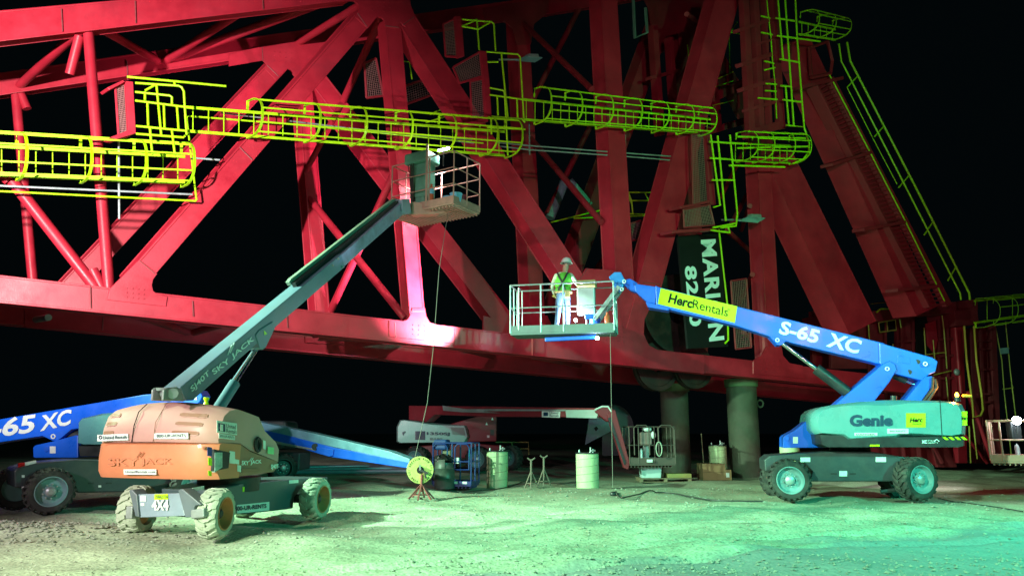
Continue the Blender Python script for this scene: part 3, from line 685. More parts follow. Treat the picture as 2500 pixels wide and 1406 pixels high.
part('turntable_skirt', rloft(GO(-.06), [(1992, 1060), (2046, 1062), (2200, 1064), (2362, 1064), (2363, 1088), (2350, 1092), (2010, 1092), (1996, 1084)], gy, 2.2, 10, .1), DARK, g, smooth=True)
part('cover_seam', plate(GO(-.125), [(2294, 978), (2296, 978), (2301, 1066), (2299, 1066)], gy * .04), DARK, g)
part('turntable_nose', plate(GO(.75), [(1912, 1091), (1912, 1068), (1918, 1062), (1940, 1050), (1992, 1010), (2010, 1010), (2010, 1092), (1914, 1093)], gy * .8), BLUE, g, bevel=.02)
sticker(g, GO(.75), rect(1936, 1066, 1948, 1082)); part('nose_pin', MB().cyl(GO(.72).at(1923, 1070), GO(1.6).at(1923, 1070), .05), BLUE, g, smooth=True)
part('exhaust_stack', MB().cyl(GO(.4).at(2182, 980), GO(.4).at(2182, 966), .075), DARK, g, smooth=True)
# riser, boom
part('riser_arm', plate(GO(.85), [(2036, 990), (2158, 886), (2172, 880), (2186, 888), (2190, 902), (2172, 932), (2128, 988)], gy * .75), BLUE, g, bevel=.02)
part('riser_arm', plate(GO(.9), [(2206, 982), (2258, 918), (2278, 918), (2282, 934), (2250, 980)], gy * .65), BLUE, g, bevel=.02)
part('hose_bundle', MB().tube(P(GO(.85), [(2282, 925), (2286, 945), (2270, 970), (2262, 982)]), .05, 8), DARK, g, smooth=True); part('hose_bundle', MB().tube(P(GO(.82), [(2278, 920), (2276, 950), (2255, 978)]), .03, 8), CABLE, g, smooth=True)
cylr(g, GO(1.2).at(2166, 910), GO(1.2).at(2232, 938), .7, .085, .04)
cylr(g, GO(1.15).at(2070, 958), GO(1.15).at(1904, 834), .46, .15, .06)
BO = GO(.98); bm_ = gy * .42
part('boom_tube', plate(BO, [(1600, 697), (1612, 702), (1800, 748), (2160, 838), (2160, 892), (1912, 832), (1800, 796), (1602, 748)], bm_), BLUE, g, bevel=.02)
part('boom_base', plate(GO(.93), [(2146, 836), (2276, 872), (2290, 882), (2284, 908), (2266, 916), (2250, 929), (2168, 908), (2148, 888)], gy * .55), BLUE, g, bevel=.02)
part('boom_lug', plate(GO(.95), [(1878, 820), (1920, 832), (1908, 842), (1898, 842)], gy * .5), BLUE, g, bevel=.01)
part('boom_section', plate(GO(1.02), [(1548, 692), (1602, 700), (1600, 742), (1580, 738), (1552, 712)], gy * .32), BLUE, g, bevel=.015)
part('boom_section', plate(GO(1.05), [(1522, 683), (1538, 680), (1556, 690), (1556, 715), (1540, 710), (1524, 696)], gy * .26), BLUE, g, bevel=.02)
part('hose_carrier', plate(GO(.93), [(1576, 736), (1634, 752), (1632, 758), (1582, 750)], gy * .5), BLUE, g, bevel=.01)
part('jib_knuckle', plate(GO(.98), [(1486, 676), (1500, 664), (1516, 664), (1524, 680), (1521, 702), (1510, 712), (1500, 700)], gy * .45), mat('lit_blue_paint', (.03, .22, .70), .35, 0, .1), g, bevel=.02)  # lighter copy of the blue, lit look put into the colour
part('jib_arm', MB().bar(GO(1.0).at(1512, 700), GO(1.0).at(1452, 780), .12, .2, gy), GALV, g, bevel=.01); part('jib_arm', MB().bar(GO(1.35).at(1520, 704), GO(1.35).at(1462, 784), .1, .14, gy), GALV, g, bevel=.01)
part('platform_rotator', MB().cyl(GO(1.2).at(1452, 798), GO(1.2).at(1452, 770), .16), BLUE, g, smooth=True)
for x, y in ((1524, 687), (1518, 706), (2166, 900), (2259, 888), (1898, 830)):
    part('pivot_pin', MB().tube([GO(.83).at(x, y) + (gx * math.cos(q) + V((0, 0, 1)) * math.sin(q)) * .045 for q in [k * .7854 for k in range(8)]], .016, 6, True), WHT, g, smooth=True)
for x, y in ((2240, 883), (2220, 908)): part('access_hole', MB().cyl(GO(.925).at(x, y), GO(.95).at(x, y), .06), DARK, g)
part('access_panel', plate(GO(.92), [(2192, 868), (2222, 874), (2222, 888), (2190, 884)], gy * .02), BLUE, g, bevel=.005)
# lettering
sticker(g, BO, [(1613, 704), (1800, 748), (1794, 788), (1606, 742)], LIME, .012, 'boom_decal')
textpx('lettering', 'Herc', GO(.965), (1630, 739), (1688, 753), (1636, 716), BLK, g, bold=.032); textpx('lettering', 'Rentals', GO(.965), (1690, 752), (1776, 773), (1693, 731), BLK, g)
textpx('lettering', '®', GO(.965), (1776, 757), (1781, 758), (1777, 753), BLK, g)
textpx('lettering', 'S-65', GO(.97), (1900, 814), (1994, 839), (1910, 782), CYANL, g, bold=.03); textpx('lettering', 'XC', GO(.97), (2016, 845), (2094, 864), (2028, 812), CYANL, g, bold=.03)
CP = GO(-.125)
textpx('lettering', 'Genie', CP, (2074, 1041), (2180, 1040), (2074, 1012), TEALI, g, bold=.05)
sticker(g, CP, rect(2212, 1008, 2260, 1043), LIME); textpx('lettering', 'Herc', GO(-.14), (2221, 1031), (2251, 1030), (2223, 1019), BLK, g, bold=.03); textpx('lettering', 'Rentals', GO(-.14), (2228, 1036), (2249, 1036), (2229, 1032), BLK, g)
sticker(g, GO(-.09), rect(2345, 1004, 2361, 1038), LIME); textpx('lettering', 'Her', GO(-.12), (2348, 1025), (2360, 1025), (2348, 1015), BLK, g, bold=.03)
sticker(g, CP, rect(2166, 1046, 2218, 1058)); textpx('lettering', '800-RENTS', GO(-.14), (2172, 1054), (2210, 1054), (2172, 1050), INK, g)
sticker(g, CP, rect(2086, 1056, 2142, 1063)); textpx('lettering', 'DANGER', GO(-.14), (2090, 1062), (2136, 1062), (2090, 1058), INK, g)
KP = GO(-.075)
textpx('lettering', 'XC', KP, (2250, 1082), (2263, 1082), (2250, 1074), CYANL, g, bold=.04); textpx('lettering', 'XTRA', KP, (2265, 1077), (2280, 1077), (2265, 1074), CYANL, g); textpx('lettering', 'CAPACITY', KP, (2265, 1082), (2290, 1082), (2265, 1079), CYANL, g)
part('decal', MB().tube(P(KP, [(2281, 1077), (2287, 1072), (2293, 1077)]), .012, 4), CYANL, g)
for i in range(4): sticker(g, GO(-.07), [(2300 + i * 15, 1066), (2308 + i * 15, 1066), (2316 + i * 15, 1073), (2308 + i * 15, 1073)], LIME, .008, 'hazard_stripe')
sticker(g, GO(.42), rect(1954, 1116, 1978, 1127)); sticker(g, GO(.42), rect(2138, 1115, 2163, 1127)); sticker(g, GO(.42), rect(2049, 1149, 2068, 1162))
for x in (2028, 2074): sticker(g, GO(.42), rect(x, 1154, x + 16, 1158), DARK, .004)
part('release_handle', MB().bar(KP.at(2124, 1087), KP.at(2147, 1087), .03, .04), LIME, g)
# amber beacon (lit)
bc = GO(.6).at(2336, 964)
part('beacon_base', MB().cyl(bc - V((0, 0, .16)), bc - V((0, 0, .05)), .07), DARK, g, smooth=True)
part('beacon', MB().ball(bc, .045, .045, .06), emat('amber_glow', (1, .42, .04), 14), g, smooth=True)
part('beacon_shield', MB().bar(bc + gx * .12 - V((0, 0, .02)), bc + gx * .34 - V((0, 0, .03)), .08, .07), mat('amber_plastic', (.8, .35, .03), .4), g, bevel=.02)
lamp('beacon_and_glow_light', 'POINT', bc + V((0, 0, .12)), 60, (1, .36, .05), rad=.06)
lamp('beacon_and_glow_light', 'POINT', bc + gy * 4.5 + gx * .6 + V((0, 0, 1.4)), 90, (1, .06, .07), rad=.3)  # red point added behind the lift for the glow on the house
# platform
NB = GO(.75).at(1500, 806); zb = NB.z
C = basket(g, NB, -gx, gy, (GO(.75).at(1246, 808) - NB).length, .95, 1.42, GALV, mat('dull_toe_steel', (.14, .20, .21), .5, .2), .21, (0, .48, .7, 1), .024, mid=(.52,), gr=False)
LB = (C[1] - C[0]).length
part('entry_gate', MB().tube([C[1] + gx * .25 + V((0, 0, h)) + gy * d for h, d in ((.1, 0), (1.34, 0), (1.34, .5), (.1, .5), (.1, 0))], .02, 6), GALV, g)
part('gate_latch', MB().tube([C[1] + gy * .3 + V((0, 0, h)) + gx * d for h, d in ((.6, .05), (.6, .15), (.85, .15), (.85, .05), (.6, .05))], .018, 6), GALV, g)
part('control_console', MB().box(C[0] - gx * .82 + gy * .35 + V((0, 0, .92)), gx * .26, gy * .16, V((0, 0, .40))), GALV, g, bevel=.03)
part('control_box', MB().box(C[0] - gx * .80 + gy * .3 + V((0, 0, 1.42)), gx * .28, gy * .18, V((0, 0, .10))), mat('tan_panel', (.62, .50, .22), .5), g, bevel=.03)
part('document_box', MB().box(C[0] - gx * .72 + gy * .05 + V((0, 0, .42)), gx * .12, gy * .05, V((0, 0, .07))), BLUE, g, bevel=.02)
part('support_beam', MB().bar(C[0] - gx * .55 + gy * .3 - V((0, 0, .14)), C[0] - gx * 2.05 + gy * .3 - V((0, 0, .18)), .14, .12), BLUE, g, bevel=.02)
exc = C[0] - gx * .2 + gy * .12
part('fire_extinguisher', MB().revolve(exc, (0, 0, 1), [(.05, 0), (.05, .085), (.42, .085), (.48, .04), (.54, .03), (.56, 0)], 20), mat('extinguisher_red', (.55, .12, .05), .35), g, smooth=True)
# work lamp hung in the platform (lit)
wl = C[0] - gx * 1.12 + gy * .14 + V((0, 0, .34))
t = thing('work_lamp', wl, 'small blazing white work lamp standing on the blue lift platform floor', 'work lamp')
part('lamp_head', MB().ball(wl, .05), emat('lamp_white', (.85, .93, 1), 40), t, smooth=True); part('lamp_stand', MB().tube([wl - V((0, 0, .33)), wl - V((0, 0, .06))], .02, 8), DARK, t)
wl2 = C[0] - gx * .5 + gy * .1 - V((0, 0, .2))
t = thing('work_lamp', wl2, 'round white lamp glowing beneath the blue lift platform', 'work lamp')
part('lamp_head', MB().ball(wl2, .055), emat('lamp_white', (.85, .93, 1), 40), t, smooth=True); part('lamp_bracket', MB().tube([wl2 + V((0, 0, .05)), wl2 + V((0, 0, .17))], .02, 8), DARK, t)
lamp('work_and_fill_light', 'POINT', wl + V((0, .02, .13)), 190, (.80, .90, 1), rad=.06)
lamp('work_and_fill_light', 'POINT', wl2 + V((-.1, -.1, -.02)), 8, (.8, .9, 1), rad=.05)
tgt = FS(0).at(1040, 770)
lamp('work_and_fill_light', 'SPOT', C[1] - gx * .25 + V((0, 0, -.15)), 11000, (.95, .78, 1), tgt, 46, 1, .08)  # added spot without a fixture, carries the lamp glow to the chord
lamp('work_and_fill_light', 'SPOT', C[1] + V((-.3, .2, .5)), 10000, (1, .5, .78), FS(0).at(1010, 640), 44, 1, .08)  # added pink spot without a fixture, brightens the front post
lamp('work_and_fill_light', 'SPOT', C[1] + V((-.25, -.1, .7)), 4200, (.62, .74, 1), (-2.9, 17.4, 6.2), 24, .9, .08)  # added bluish spot without a fixture, brightens the orange lift's boom
# lifeline rope and lead hanging from the platform
part_rope = MB().tube([C[0] - gx * .12 - V((0, 0, .1)), ground(1493, 1010, 0) * 0 + GO(.75).at(1493, 1000), GO(.7).at(1496, 1190)], .008, 6)
o = part('hanging_rope', part_rope, mat('rope', (.20, .18, .16), .8), None, org=GO(.7).at(1496, 1190)); tag(o, 'thin straight rope hanging from the blue lift platform to the ground', 'rope')

# ------------------------------------------------------------------ worker in the platform
def person():
    WP = GO(1.18); fl = zb + .0
    pr = thing('person', WP.at(1376, 800), 'worker in white hard hat, green vest and harness standing on the blue lift platform', 'person')
    ORG[pr].z = zb; pr.location.z = zb
    base = V((ORG[pr].x, ORG[pr].y, zb))
    def q(x, h, y=0): return base + gx * x + gy * y + V((0, 0, h))
    J = {'pel': q(0, .94), 'bel': q(.0, 1.08), 'chest': q(.02, 1.30), 'neck': q(.05, 1.49), 'head0': q(.07, 1.60), 'head1': q(.09, 1.72), 'nose': q(.10, 1.63, .10),
         'hipl': q(-.09, .90, -.02), 'hipr': q(.10, .90, .03), 'kl': q(-.12, .50, -.02), 'kr': q(.09, .50, .06), 'al': q(-.18, .09, -.02), 'ar': q(.10, .09, .05), 'tl': q(-.08, .04, .08), 'tr': q(.22, .04, .12),
         'sl': q(-.17, 1.40), 'sr': q(.20, 1.40, .02), 'el': q(-.27, 1.14, .02), 'er': q(.33, 1.18, .10), 'wl': q(-.24, .98, .16), 'wr': q(.50, 1.14, .16), 'pl': q(-.22, .96, .21), 'pr': q(.57, 1.15, .18)}
    E = [('pel', 'bel'), ('bel', 'chest'), ('chest', 'neck'), ('neck', 'head0'), ('head0', 'head1'), ('head0', 'nose'), ('pel', 'hipl'), ('pel', 'hipr'), ('hipl', 'kl'), ('kl', 'al'), ('al', 'tl'), ('hipr', 'kr'), ('kr', 'ar'), ('ar', 'tr'),
         ('chest', 'sl'), ('chest', 'sr'), ('sl', 'el'), ('el', 'wl'), ('wl', 'pl'), ('sr', 'er'), ('er', 'wr'), ('wr', 'pr')]
    RD = dict(pel=.145, bel=.15, chest=.165, neck=.06, head0=.092, head1=.085, nose=.02, hipl=.095, hipr=.095, kl=.068, kr=.068, al=.05, ar=.05, tl=.042, tr=.042, sl=.075, sr=.075, el=.05, er=.05, wl=.034, wr=.034, pl=.036, pr=.036)
    names = list(J); bm = bmesh.new(); sk = bm.verts.layers.skin.verify(); vv = {}
    for n in names:
        v = bm.verts.new(J[n] - base); v[sk].radius = (RD[n], RD[n] * (.8 if n in ('chest', 'bel', 'pel') else 1)); vv[n] = v
    vv['pel'][sk].use_root = True
    for a, b in E: bm.edges.new((vv[a], vv[b]))
    for s, pn, d in (('l', 'pl', V((.1, .9, -.3))), ('r', 'pr', gx * .9 + gy * .3 + V((0, 0, -.2)))):   # fingers and thumb
        d = d.normalized(); side = d.cross(V((0, 0, 1))).normalized()
        for k in range(5):
            of = side * (-.03 + .02 * k) if k < 4 else side * -.045
            ln = (.03, .036, .034, .026, .022)[k]; p = J[pn] - base; last = vv[pn]
            for st_ in (1, 2):
                dd = (d + V((0, 0, -.45 * (st_ - 1)))).normalized() if k < 4 else (d + side * -1.2).normalized()
                v = bm.verts.new(p + of + dd * ln * (st_ + .3)); v[sk].radius = (.0095, .0095); bm.edges.new((last, v)); last = v
    me = bpy.data.meshes.new('body'); bm.to_mesh(me); bm.free()
    o = bpy.data.objects.new('body', me); COL.objects.link(o)
    md = o.modifiers.new('s', 'SKIN'); md.use_smooth_shade = True; o.modifiers.new('d', 'SUBSURF').levels = 1
    bpy.context.view_layer.update(); m2 = bpy.data.meshes.new_from_object(o.evaluated_get(bpy.context.evaluated_depsgraph_get()))
    bpy.data.objects.remove(o); m2.name = 'body'
    PANT = mat('blue_jeans', (.10, .17, .33), .8, 0, .25, None, 0, 8); SHIRT = mat('pale_work_shirt', (.62, .66, .55), .8, 0, .15, None, 0, 8); SKIN_ = mat('skin', (.55, .33, .24), .6); GLV = mat('yellow_glove', (.66, .52, .14), .8); BOOT = mat('boot_leather', (.12, .09, .07), .7)
    for m in (PANT, SHIRT, SKIN_, GLV, BOOT): m2.materials.append(m)
    for p in m2.polygons:
        c = p.center; ax_ = c.dot(gx)
        hand = c.z < 1.03 and c.dot(gy) > .135 and ax_ < -.12 or ax_ > .47
        p.material_index = 3 if hand else (4 if c.z < .12 else (0 if c.z < .98 and not (ax_ < -.19 and c.z > .8) else (1 if c.z < 1.47 else 2))); p.use_smooth = True
    o = bpy.data.objects.new('body', m2); COL.objects.link(o); o.parent = pr; ORG[o] = base; pr.scale = (1.24, 1.24, 1.24)
    hc = J['head1'] + V((0, 0, .0))
    mb = MB(); prof = [(.13, 0), (.125, .04), (.10, .085), (.05, .118), (.0, .128), (-.015, .15), (-.022, .15), (-.008, .12)]
    mb.revolve(hc, V((.05, .06, 1)), prof, 24); hf = (gx * .45 + gy * .9).normalized(); hs = hf.cross(V((0, 0, 1))); mb.prism([hc + hf * .10 + hs * .08, hc + hf * .2 + hs * .05, hc + hf * .2 - hs * .05, hc + hf * .10 - hs * .08], (0, 0, -.012))
    part('hard_hat', mb, mat('hat_white', (.72, .76, .74), .35), pr, smooth=True)
    rg = []
    for h, rx, ry, cx_ in ((.99, .19, .155, 0), (1.10, .185, .15, 0), (1.25, .205, .16, .01), (1.36, .20, .15, .02), (1.43, .16, .12, .03), (1.47, .09, .09, .04)):
        rg.append([q(cx_, h) + gx * rx * math.cos(t) + gy * ry * math.sin(t) for t in [k * math.pi / 10 for k in range(20)]])
    part('safety_vest', MB().loft(rg), mat('green_vest', (.14, .60, .06), .7, 0, .1, None, 0, 8), pr, smooth=True)
    for pts in ([(-.11, 1.45), (-.06, 1.32), (.0, 1.20), (.08, 1.02)], [(.14, 1.45), (.08, 1.32), (.0, 1.20), (-.10, 1.02)]):
        part('harness_strap', MB().tube([q(a, b, -.172 if b < 1.4 else -.13) for a, b in pts], .022, 6), DARK, pr)
    part('tool_belt', MB().tube([q(0, .99) + gx * .2 * math.cos(t) + gy * .165 * math.sin(t) for t in [k * math.pi / 10 for k in range(20)]], .03, 6, True), mat('belt_leather', (.36, .26, .12), .7), pr, smooth=True)
    part('tool_pouch', MB().box(q(.13, .92, -.17), gx * .06, gy * .035, V((0, 0, .09))), mat('belt_leather', (.36, .26, .12), .7), pr, bevel=.02)
person()

# ================================================================== ORANGE LIFT (left foreground)
LD = V((math.cos(R(71)), math.sin(R(71)), 0)); WD = V((LD.y, -LD.x, 0))       # length (away), width (to the right)
A0 = ground(552, 1316)
SR = PL(A0, WD)
def SO(o): return SR.off(-o)
k = thing('boom_lift', A0 - WD * 1.0 + LD * 1.0, 'orange and pink boom lift with a raised slate boom and pale dusty tyres', 'boom lift', 'boom lifts')
ORG[k].z = 0; k.location.z = 0
kc = ORG[k]
WR = .405
wf = SR.at(552, 1257); wf.z = WR
def steer(a): return (WD * math.cos(a) + LD * math.sin(a))
wheel(k, wf, steer(R(14)), WR, .36, RUBD, RIMO, .20, nl=16)
wb = SR.at(790, 1229); wb.z = WR; wheel(k, wb, steer(R(6)), WR, .36, RUBD, RIMO, .20, nl=16)
wl_ = SO(1.93).at(300, 1257); wl_.z = WR; fl_c = wf - WD * 2.05
wheel(k, fl_c, -steer(R(14)), WR, .36, RUBD, RIMO, .14, nl=16); wheel(k, wb - WD * 2.05, -WD, WR, .36, RUBD, RIMO, .14, nl=18)
CH = SO(.50)
part('chassis', plate(CH, [(520, 1196), (600, 1178), (690, 1171), (800, 1164), (800, 1180), (770, 1182), (738, 1190), (718, 1215), (716, 1240), (700, 1243), (600, 1254), (560, 1250), (548, 1222), (522, 1215)], -WD * 1.1), mat('teal_chassis_paint', (.07, .11, .13), .4, 0, .15, (.15, .16, .13), .3, 2), k, bevel=.02)
FP_ = PL(wf - LD * .42, -LD)
part('axle_plate', plate(FP_.off(.0), [(332, 1206), (440, 1203), (452, 1259), (338, 1263)], LD * .12), mat('grey_axle_paint', (.24, .31, .40), .4, 0, .12, (.2, .2, .18), .3, 3), k, bevel=.015)
GPL = mat('dark_grey_paint', (.11, .14, .17), .45, 0, .15, (.2, .2, .18), .3, 3)
part('axle_bracket', plate(FP_.off(.04), [(434, 1196), (444, 1192), (476, 1218), (492, 1232), (476, 1234), (468, 1262), (452, 1263)], LD * .25), GPL, k, bevel=.015)
part('axle_bracket', plate(FP_.off(.04), [(314, 1196), (322, 1194), (334, 1208), (339, 1262), (330, 1260)], LD * .25), GPL, k, bevel=.015)
part('steer_cylinder', MB().bar(FP_.at(474, 1254), FP_.at(506, 1250), .16, .14), GREY, k, bevel=.02); part('steer_cylinder', MB().bar(FP_.at(312, 1250), FP_.at(328, 1250), .1, .2), GREY, k, bevel=.02)
part('axle', MB().bar(wf - WD * .3 , wf - WD * 1.75, .14, .14), DARK, k); part('axle', MB().bar(wb - WD * .3, wb - WD * 1.75, .16, .16), DARK, k)
part('turntable_bearing', MB().revolve(kc + LD * .2 + V((0, 0, .78)), (0, 0, 1), [(-.12, 0), (-.12, .55), (.12, .55), (.12, 0)], 30), DARK, k, smooth=True)
# counterweight and hood as lofts across the width
K0 = SO(.12).at(507, 1172); zK = K0.z
BP = SO(.12); BF = PL(K0, -LD)
lft = BF.at(217, 1120); WB = (K0 - lft).dot(WD)
def loc(px, py):
    p = BP.at(px, py); return (p - K0).dot(LD), p.z
def body(prof, arch, n=16, tucks=.16, p=5, inset=.0):
    rings = []
    for j in range(n + 1):
        t = -1 + 2 * j / n; t2 = math.copysign(abs(t) ** .75, t); s = abs(t2) ** p; ring = []
        zmin = min(z for l, z in prof); zmax = max(z for l, z in prof)
        for l, z in prof:
            f = (z - zmin) / (zmax - zmin)
            ll = l + (tucks * s if l < .5 else 0)
            zz = z - arch * f * f * (t2 * t2) * (1 if l < 1.2 else .6)
            ring.append(K0 + LD * ll + WD * (-WB / 2 + t2 * (WB / 2 - inset)) + V((0, 0, zz - zK)))
        rings.append(ring)
    return MB().loft(rings)
z1 = BF.at(507, 1081).z; zt = BF.at(360, 979).z
part('counterweight', body([(.06, zK), (.0, zK + .10), (-.02, (zK + z1) / 2), (.0, z1 - .03), (.05, z1 - .005), (.75, z1 - .03), (.75, zK)], .0, 18, .22, 6), CW, k, smooth=True)
l1, _ = loc(683, 1125); lw, _ = loc(520, 1168)
lowp = [(.76, zK + .02), (.76, z1 - .035), (l1 * .55, z1 - .16), (l1 - .05, z1 - .36), (l1, z1 - .46), (l1 - .02, zK + .13), (l1 - .15, zK + .05)]
part('side_panel', body(lowp, 0, 6, 0, 5, .015), mat('dim_orange_panel', (.36, .16, .11), .45, 0, .1, (.3, .22, .16), .35, 2.5), k, smooth=True)  # same orange, browned in the colour for the dim green-lit side
hp = [(.02, z1 + .01), (.0, z1 + .06), (.03, z1 + .3), (.10, zt - .16), (.22, zt - .05), (.40, zt), (.70, zt - .02), (1.2, zt - .2), (l1 * .75, z1 + .22), (l1 - .12, z1 + .0), (l1 - .02, z1 - .14), (l1 - .02, z1 - .36), (l1 * .55, z1 - .13), (.75, z1)]
part('hood', body(hp, .13, 22, .20, 6, .02), HOOD, k, smooth=True)
# vent slots: raised strips, recess shade in their dark colour, lip as highlight
def onhood(px, py, d=0): return BF.off(d).at(px, py) 
for y in (1013, 1034.5, 1056.5):
    xr0 = 470 - (y - 1013) * .28; xl0 = 243 - (y - 1013) * .23
    for a, b in (((xr0 - 40, y - 2), (xr0 + 22, y + 1)), ((xl0 + 8, y), (xl0 + 42, y - 1))):
        rings = []; ring2 = []
        for i in range(11):
            q = BF.at(*lerp(a, b, i / 10)); t2 = 1 + 2 * (q - K0).dot(WD) / WB
            def sl(z):
                best = None; zmn = min(z_ for l_, z_ in hp); zmx = max(z_ for l_, z_ in hp)
                for (l_a, z_a), (l_b, z_b) in zip(hp[:5], hp[1:6]):
                    for u_ in range(9):
                        zz_ = z_a + (z_b - z_a) * u_ / 8; f_ = (zz_ - zmn) / (zmx - zmn); d_ = abs(zz_ - .13 * f_ * f_ * t2 * t2 - z)
                        if best is None or d_ < best[0]: best = (d_, l_a + (l_b - l_a) * u_ / 8)
                return best[1] + .20 * abs(t2) ** 6
            def at_(dz, pr): return q + LD * (sl(q.z + dz) - pr) + V((0, 0, dz))
            e_ = .55 if i in (0, 10) else 1
            rings.append([at_(-.030 * e_, .005), at_(.030 * e_, .005), at_(.030 * e_, -.05), at_(-.030 * e_, -.05)])
            ring2.append([at_(-.040 * e_, .009), at_(-.028 * e_, .009), at_(-.028 * e_, -.05), at_(-.040 * e_, -.05)])
        v_ = part('vent_slot', MB().loft(rings), HOODD, k); part('slot_highlight', MB().loft(ring2), HOOD, v_)
part('hood_seam', MB().tube([BF.at(322, 1079) - LD * .005, BF.at(327, 1040) + LD * .0, BF.at(333, 1005) + LD * .05, BF.at(340, 985) + LD * .17], .008, 6), BLK, k)
part('hood_seam', MB().tube([BF.at(374, 1079) - LD * .004, BF.at(380, 1030) + LD * .0, BF.at(388, 985) + LD * .16], .005, 6), HOODD, k)
# front decals and lettering
FD = BF.off(.012); FE = BF.off(.03)
sticker(k, FD, [(238, 1061), (313, 1058), (314, 1074), (238, 1077)]); textpx('lettering', 'United Rentals', BF.off(.022), (252, 1072), (310, 1070), (252, 1064), INK, k, bold=.01)
part('lettering', MB().tube([BF.off(.024).at(245 + 3.2 * math.cos(q), 1067 + 4 * math.sin(q)) for q in [i * .6283 for i in range(10)]], .008, 4, True), INK, k)
sticker(k, FD, [(377, 1057), (460, 1056), (460, 1071), (376, 1071)]); textpx('lettering', '800-UR-RENTS', BF.off(.022), (383, 1067), (454, 1066), (383, 1060), INK, k)
sticker(k, FE, [(302, 1145), (382, 1145), (382, 1158), (303, 1158)]); textpx('lettering', 'UnitedRentals.com', BF.off(.042), (306, 1154), (379, 1154), (306, 1148), INK, k)
EMB = mat('embossed_orange', (.68, .22, .08), .45, 0, .05)
for dx, dy, m in ((0, 0, HOODD), (.9, .8, CW)):  # dark copy behind paints the relief shade of the raised letters
    textpx('lettering', 'SKY', BF.off(.026 + dx * .004), (264 + dx, 1136 + dy), (338 + dx, 1136 + dy), (264 + dx, 1118 + dy), m, k, bold=.01)
    textpx('lettering', 'JACK', BF.off(.026 + dx * .004), (344 + dx, 1136 + dy), (420 + dx, 1136 + dy), (344 + dx, 1118 + dy), m, k, bold=.01)
    for sx in (0, 8): part('lettering', MB().tube([BF.off(.026).at(334 + sx + dx, 1116 + dy), BF.off(.026).at(343 + sx + dx, 1104 + dy)], .009, 4), m, k)
textpx('lettering', '4X4', FP_.off(.02), (371, 1245), (412, 1245), (371, 1219), WHT, k, bold=.04)
sticker(k, FP_.off(.005), [(378, 1206), (410, 1205), (411, 1218), (377, 1219)], LIME); textpx('lettering', '10842734', FP_.off(.02), (380, 1216), (409, 1216), (380, 1208), INK, k)
sticker(k, FP_.off(.004), rect(343, 1209, 357, 1223)); sticker(k, FP_.off(.004), rect(344, 1227, 353, 1234))
sticker(k, FE, [(483, 1085), (491, 1084), (492, 1092), (484, 1093)], WHT, .006, 'scuff_mark')
# side decals
SD = BP.off(.004)
sticker(k, SD, [(529, 1026), (578, 1033), (578, 1062), (529, 1055)]); sticker(k, SD, [(534, 1057), (573, 1063), (573, 1074), (534, 1069)])
SD2 = BP.off(.016)
textpx('lettering', 'United', SD2, (552, 1044), (575, 1047), (552, 1034), INK, k); textpx('lettering', 'Rentals', SD2, (552, 1056), (577, 1059), (552, 1046), INK, k); textpx('lettering', '800-UR-RENTS', SD2, (537, 1066), (571, 1071), (537, 1060), INK, k)
sticker(k, BP.off(.012), [(533, 1032), (549, 1035), (549, 1054), (533, 1051)], TEALI); sticker(k, BP.off(.02), [(538, 1035), (544, 1036), (544, 1052), (538, 1051)], WHT)
textpx('lettering', 'SKY', SD2, (589, 1135), (606, 1135), (590, 1124), CYANL, k, bold=.02); textpx('lettering', 'JACK', SD2, (611, 1135), (638, 1133), (611, 1123), CYANL, k, bold=.02)
for s in (0, 4): part('lettering', MB().tube([SD2.at(609 + s, 1126), SD2.at(614 + s, 1117)], .008, 4), CYANL, k)
textpx('lettering', 'SJ40T', SD2, (661, 1147), (679, 1146), (661, 1133), CYANL, k, bold=.03)
for px, m in (((506, 1090, 517, 1112), mat('blue_label', (.02, .05, .3), .4)), ((508, 1116, 517, 1135), LIME), ((508, 1148, 516, 1160), LIME), ((560, 1100, 573, 1130), WHT), ((573, 1120, 583, 1131), WHT), ((579, 1134, 588, 1150), WHT), ((653, 1090, 668, 1107), mat('green_label', (.3, .7, .35), .4)), ((642, 1074, 648, 1095), WHT)): sticker(k, SD, rect(*px, 2), m)
part('control_recess', plate(BP.off(.012), [(523, 1096), (562, 1104), (558, 1142), (522, 1150)], -WD * .06), DARK, k)
part('control_panel', plate(BP.off(.024), [(525, 1104), (543, 1104), (543, 1140), (525, 1152)], -WD * .06), mat('panel_face', (.36, .55, .52), .5, 0, .3, (.05, .08, .1), .7, 14), k)
part('side_hole', MB().tube([BP.off(.012).at(630 + 6 * math.cos(q), 1085 + 16 * math.sin(q)) for q in [i * .5236 for i in range(12)]], .03, 6, True), DARK, k); part('side_hole', plate(BP.off(.012), [(630 + 6 * math.cos(i * .5236), 1085 + 16 * math.sin(i * .5236)) for i in range(12)], -WD * .02), BLK, k)
part('step_slot', plate(BP.off(.012), [(591, 1143), (634, 1142), (634, 1150), (591, 1153)], -WD * .03), HOODD, k)
CD = CH.off(.004)
sticker(k, CD, [(578, 1232), (657, 1224), (657, 1245), (578, 1253)]); textpx('lettering', '800-UR-RENTS', CH.off(.016), (572, 1247), (650, 1239), (572, 1236), INK, k, bold=.03)
sticker(k, CD, [(592, 1188), (618, 1186), (618, 1198), (592, 1200)], LIME); sticker(k, CD, [(470, 1190), (498, 1185), (498, 1194), (470, 1199)]); sticker(k, CD, [(705, 1172), (728, 1170), (728, 1178), (705, 1180)])
# cap on the hood
cp = PL(kc, -LD).off(-.4).at(503, 985)
part('filler_cap', MB().revolve(cp, (0, 0, 1), [(-.1, 0), (-.1, .05), (.0, .05), (.02, .035), (.06, .035), (.08, .05), (.12, .05), (.12, 0)], 16), LIME, k, smooth=True)
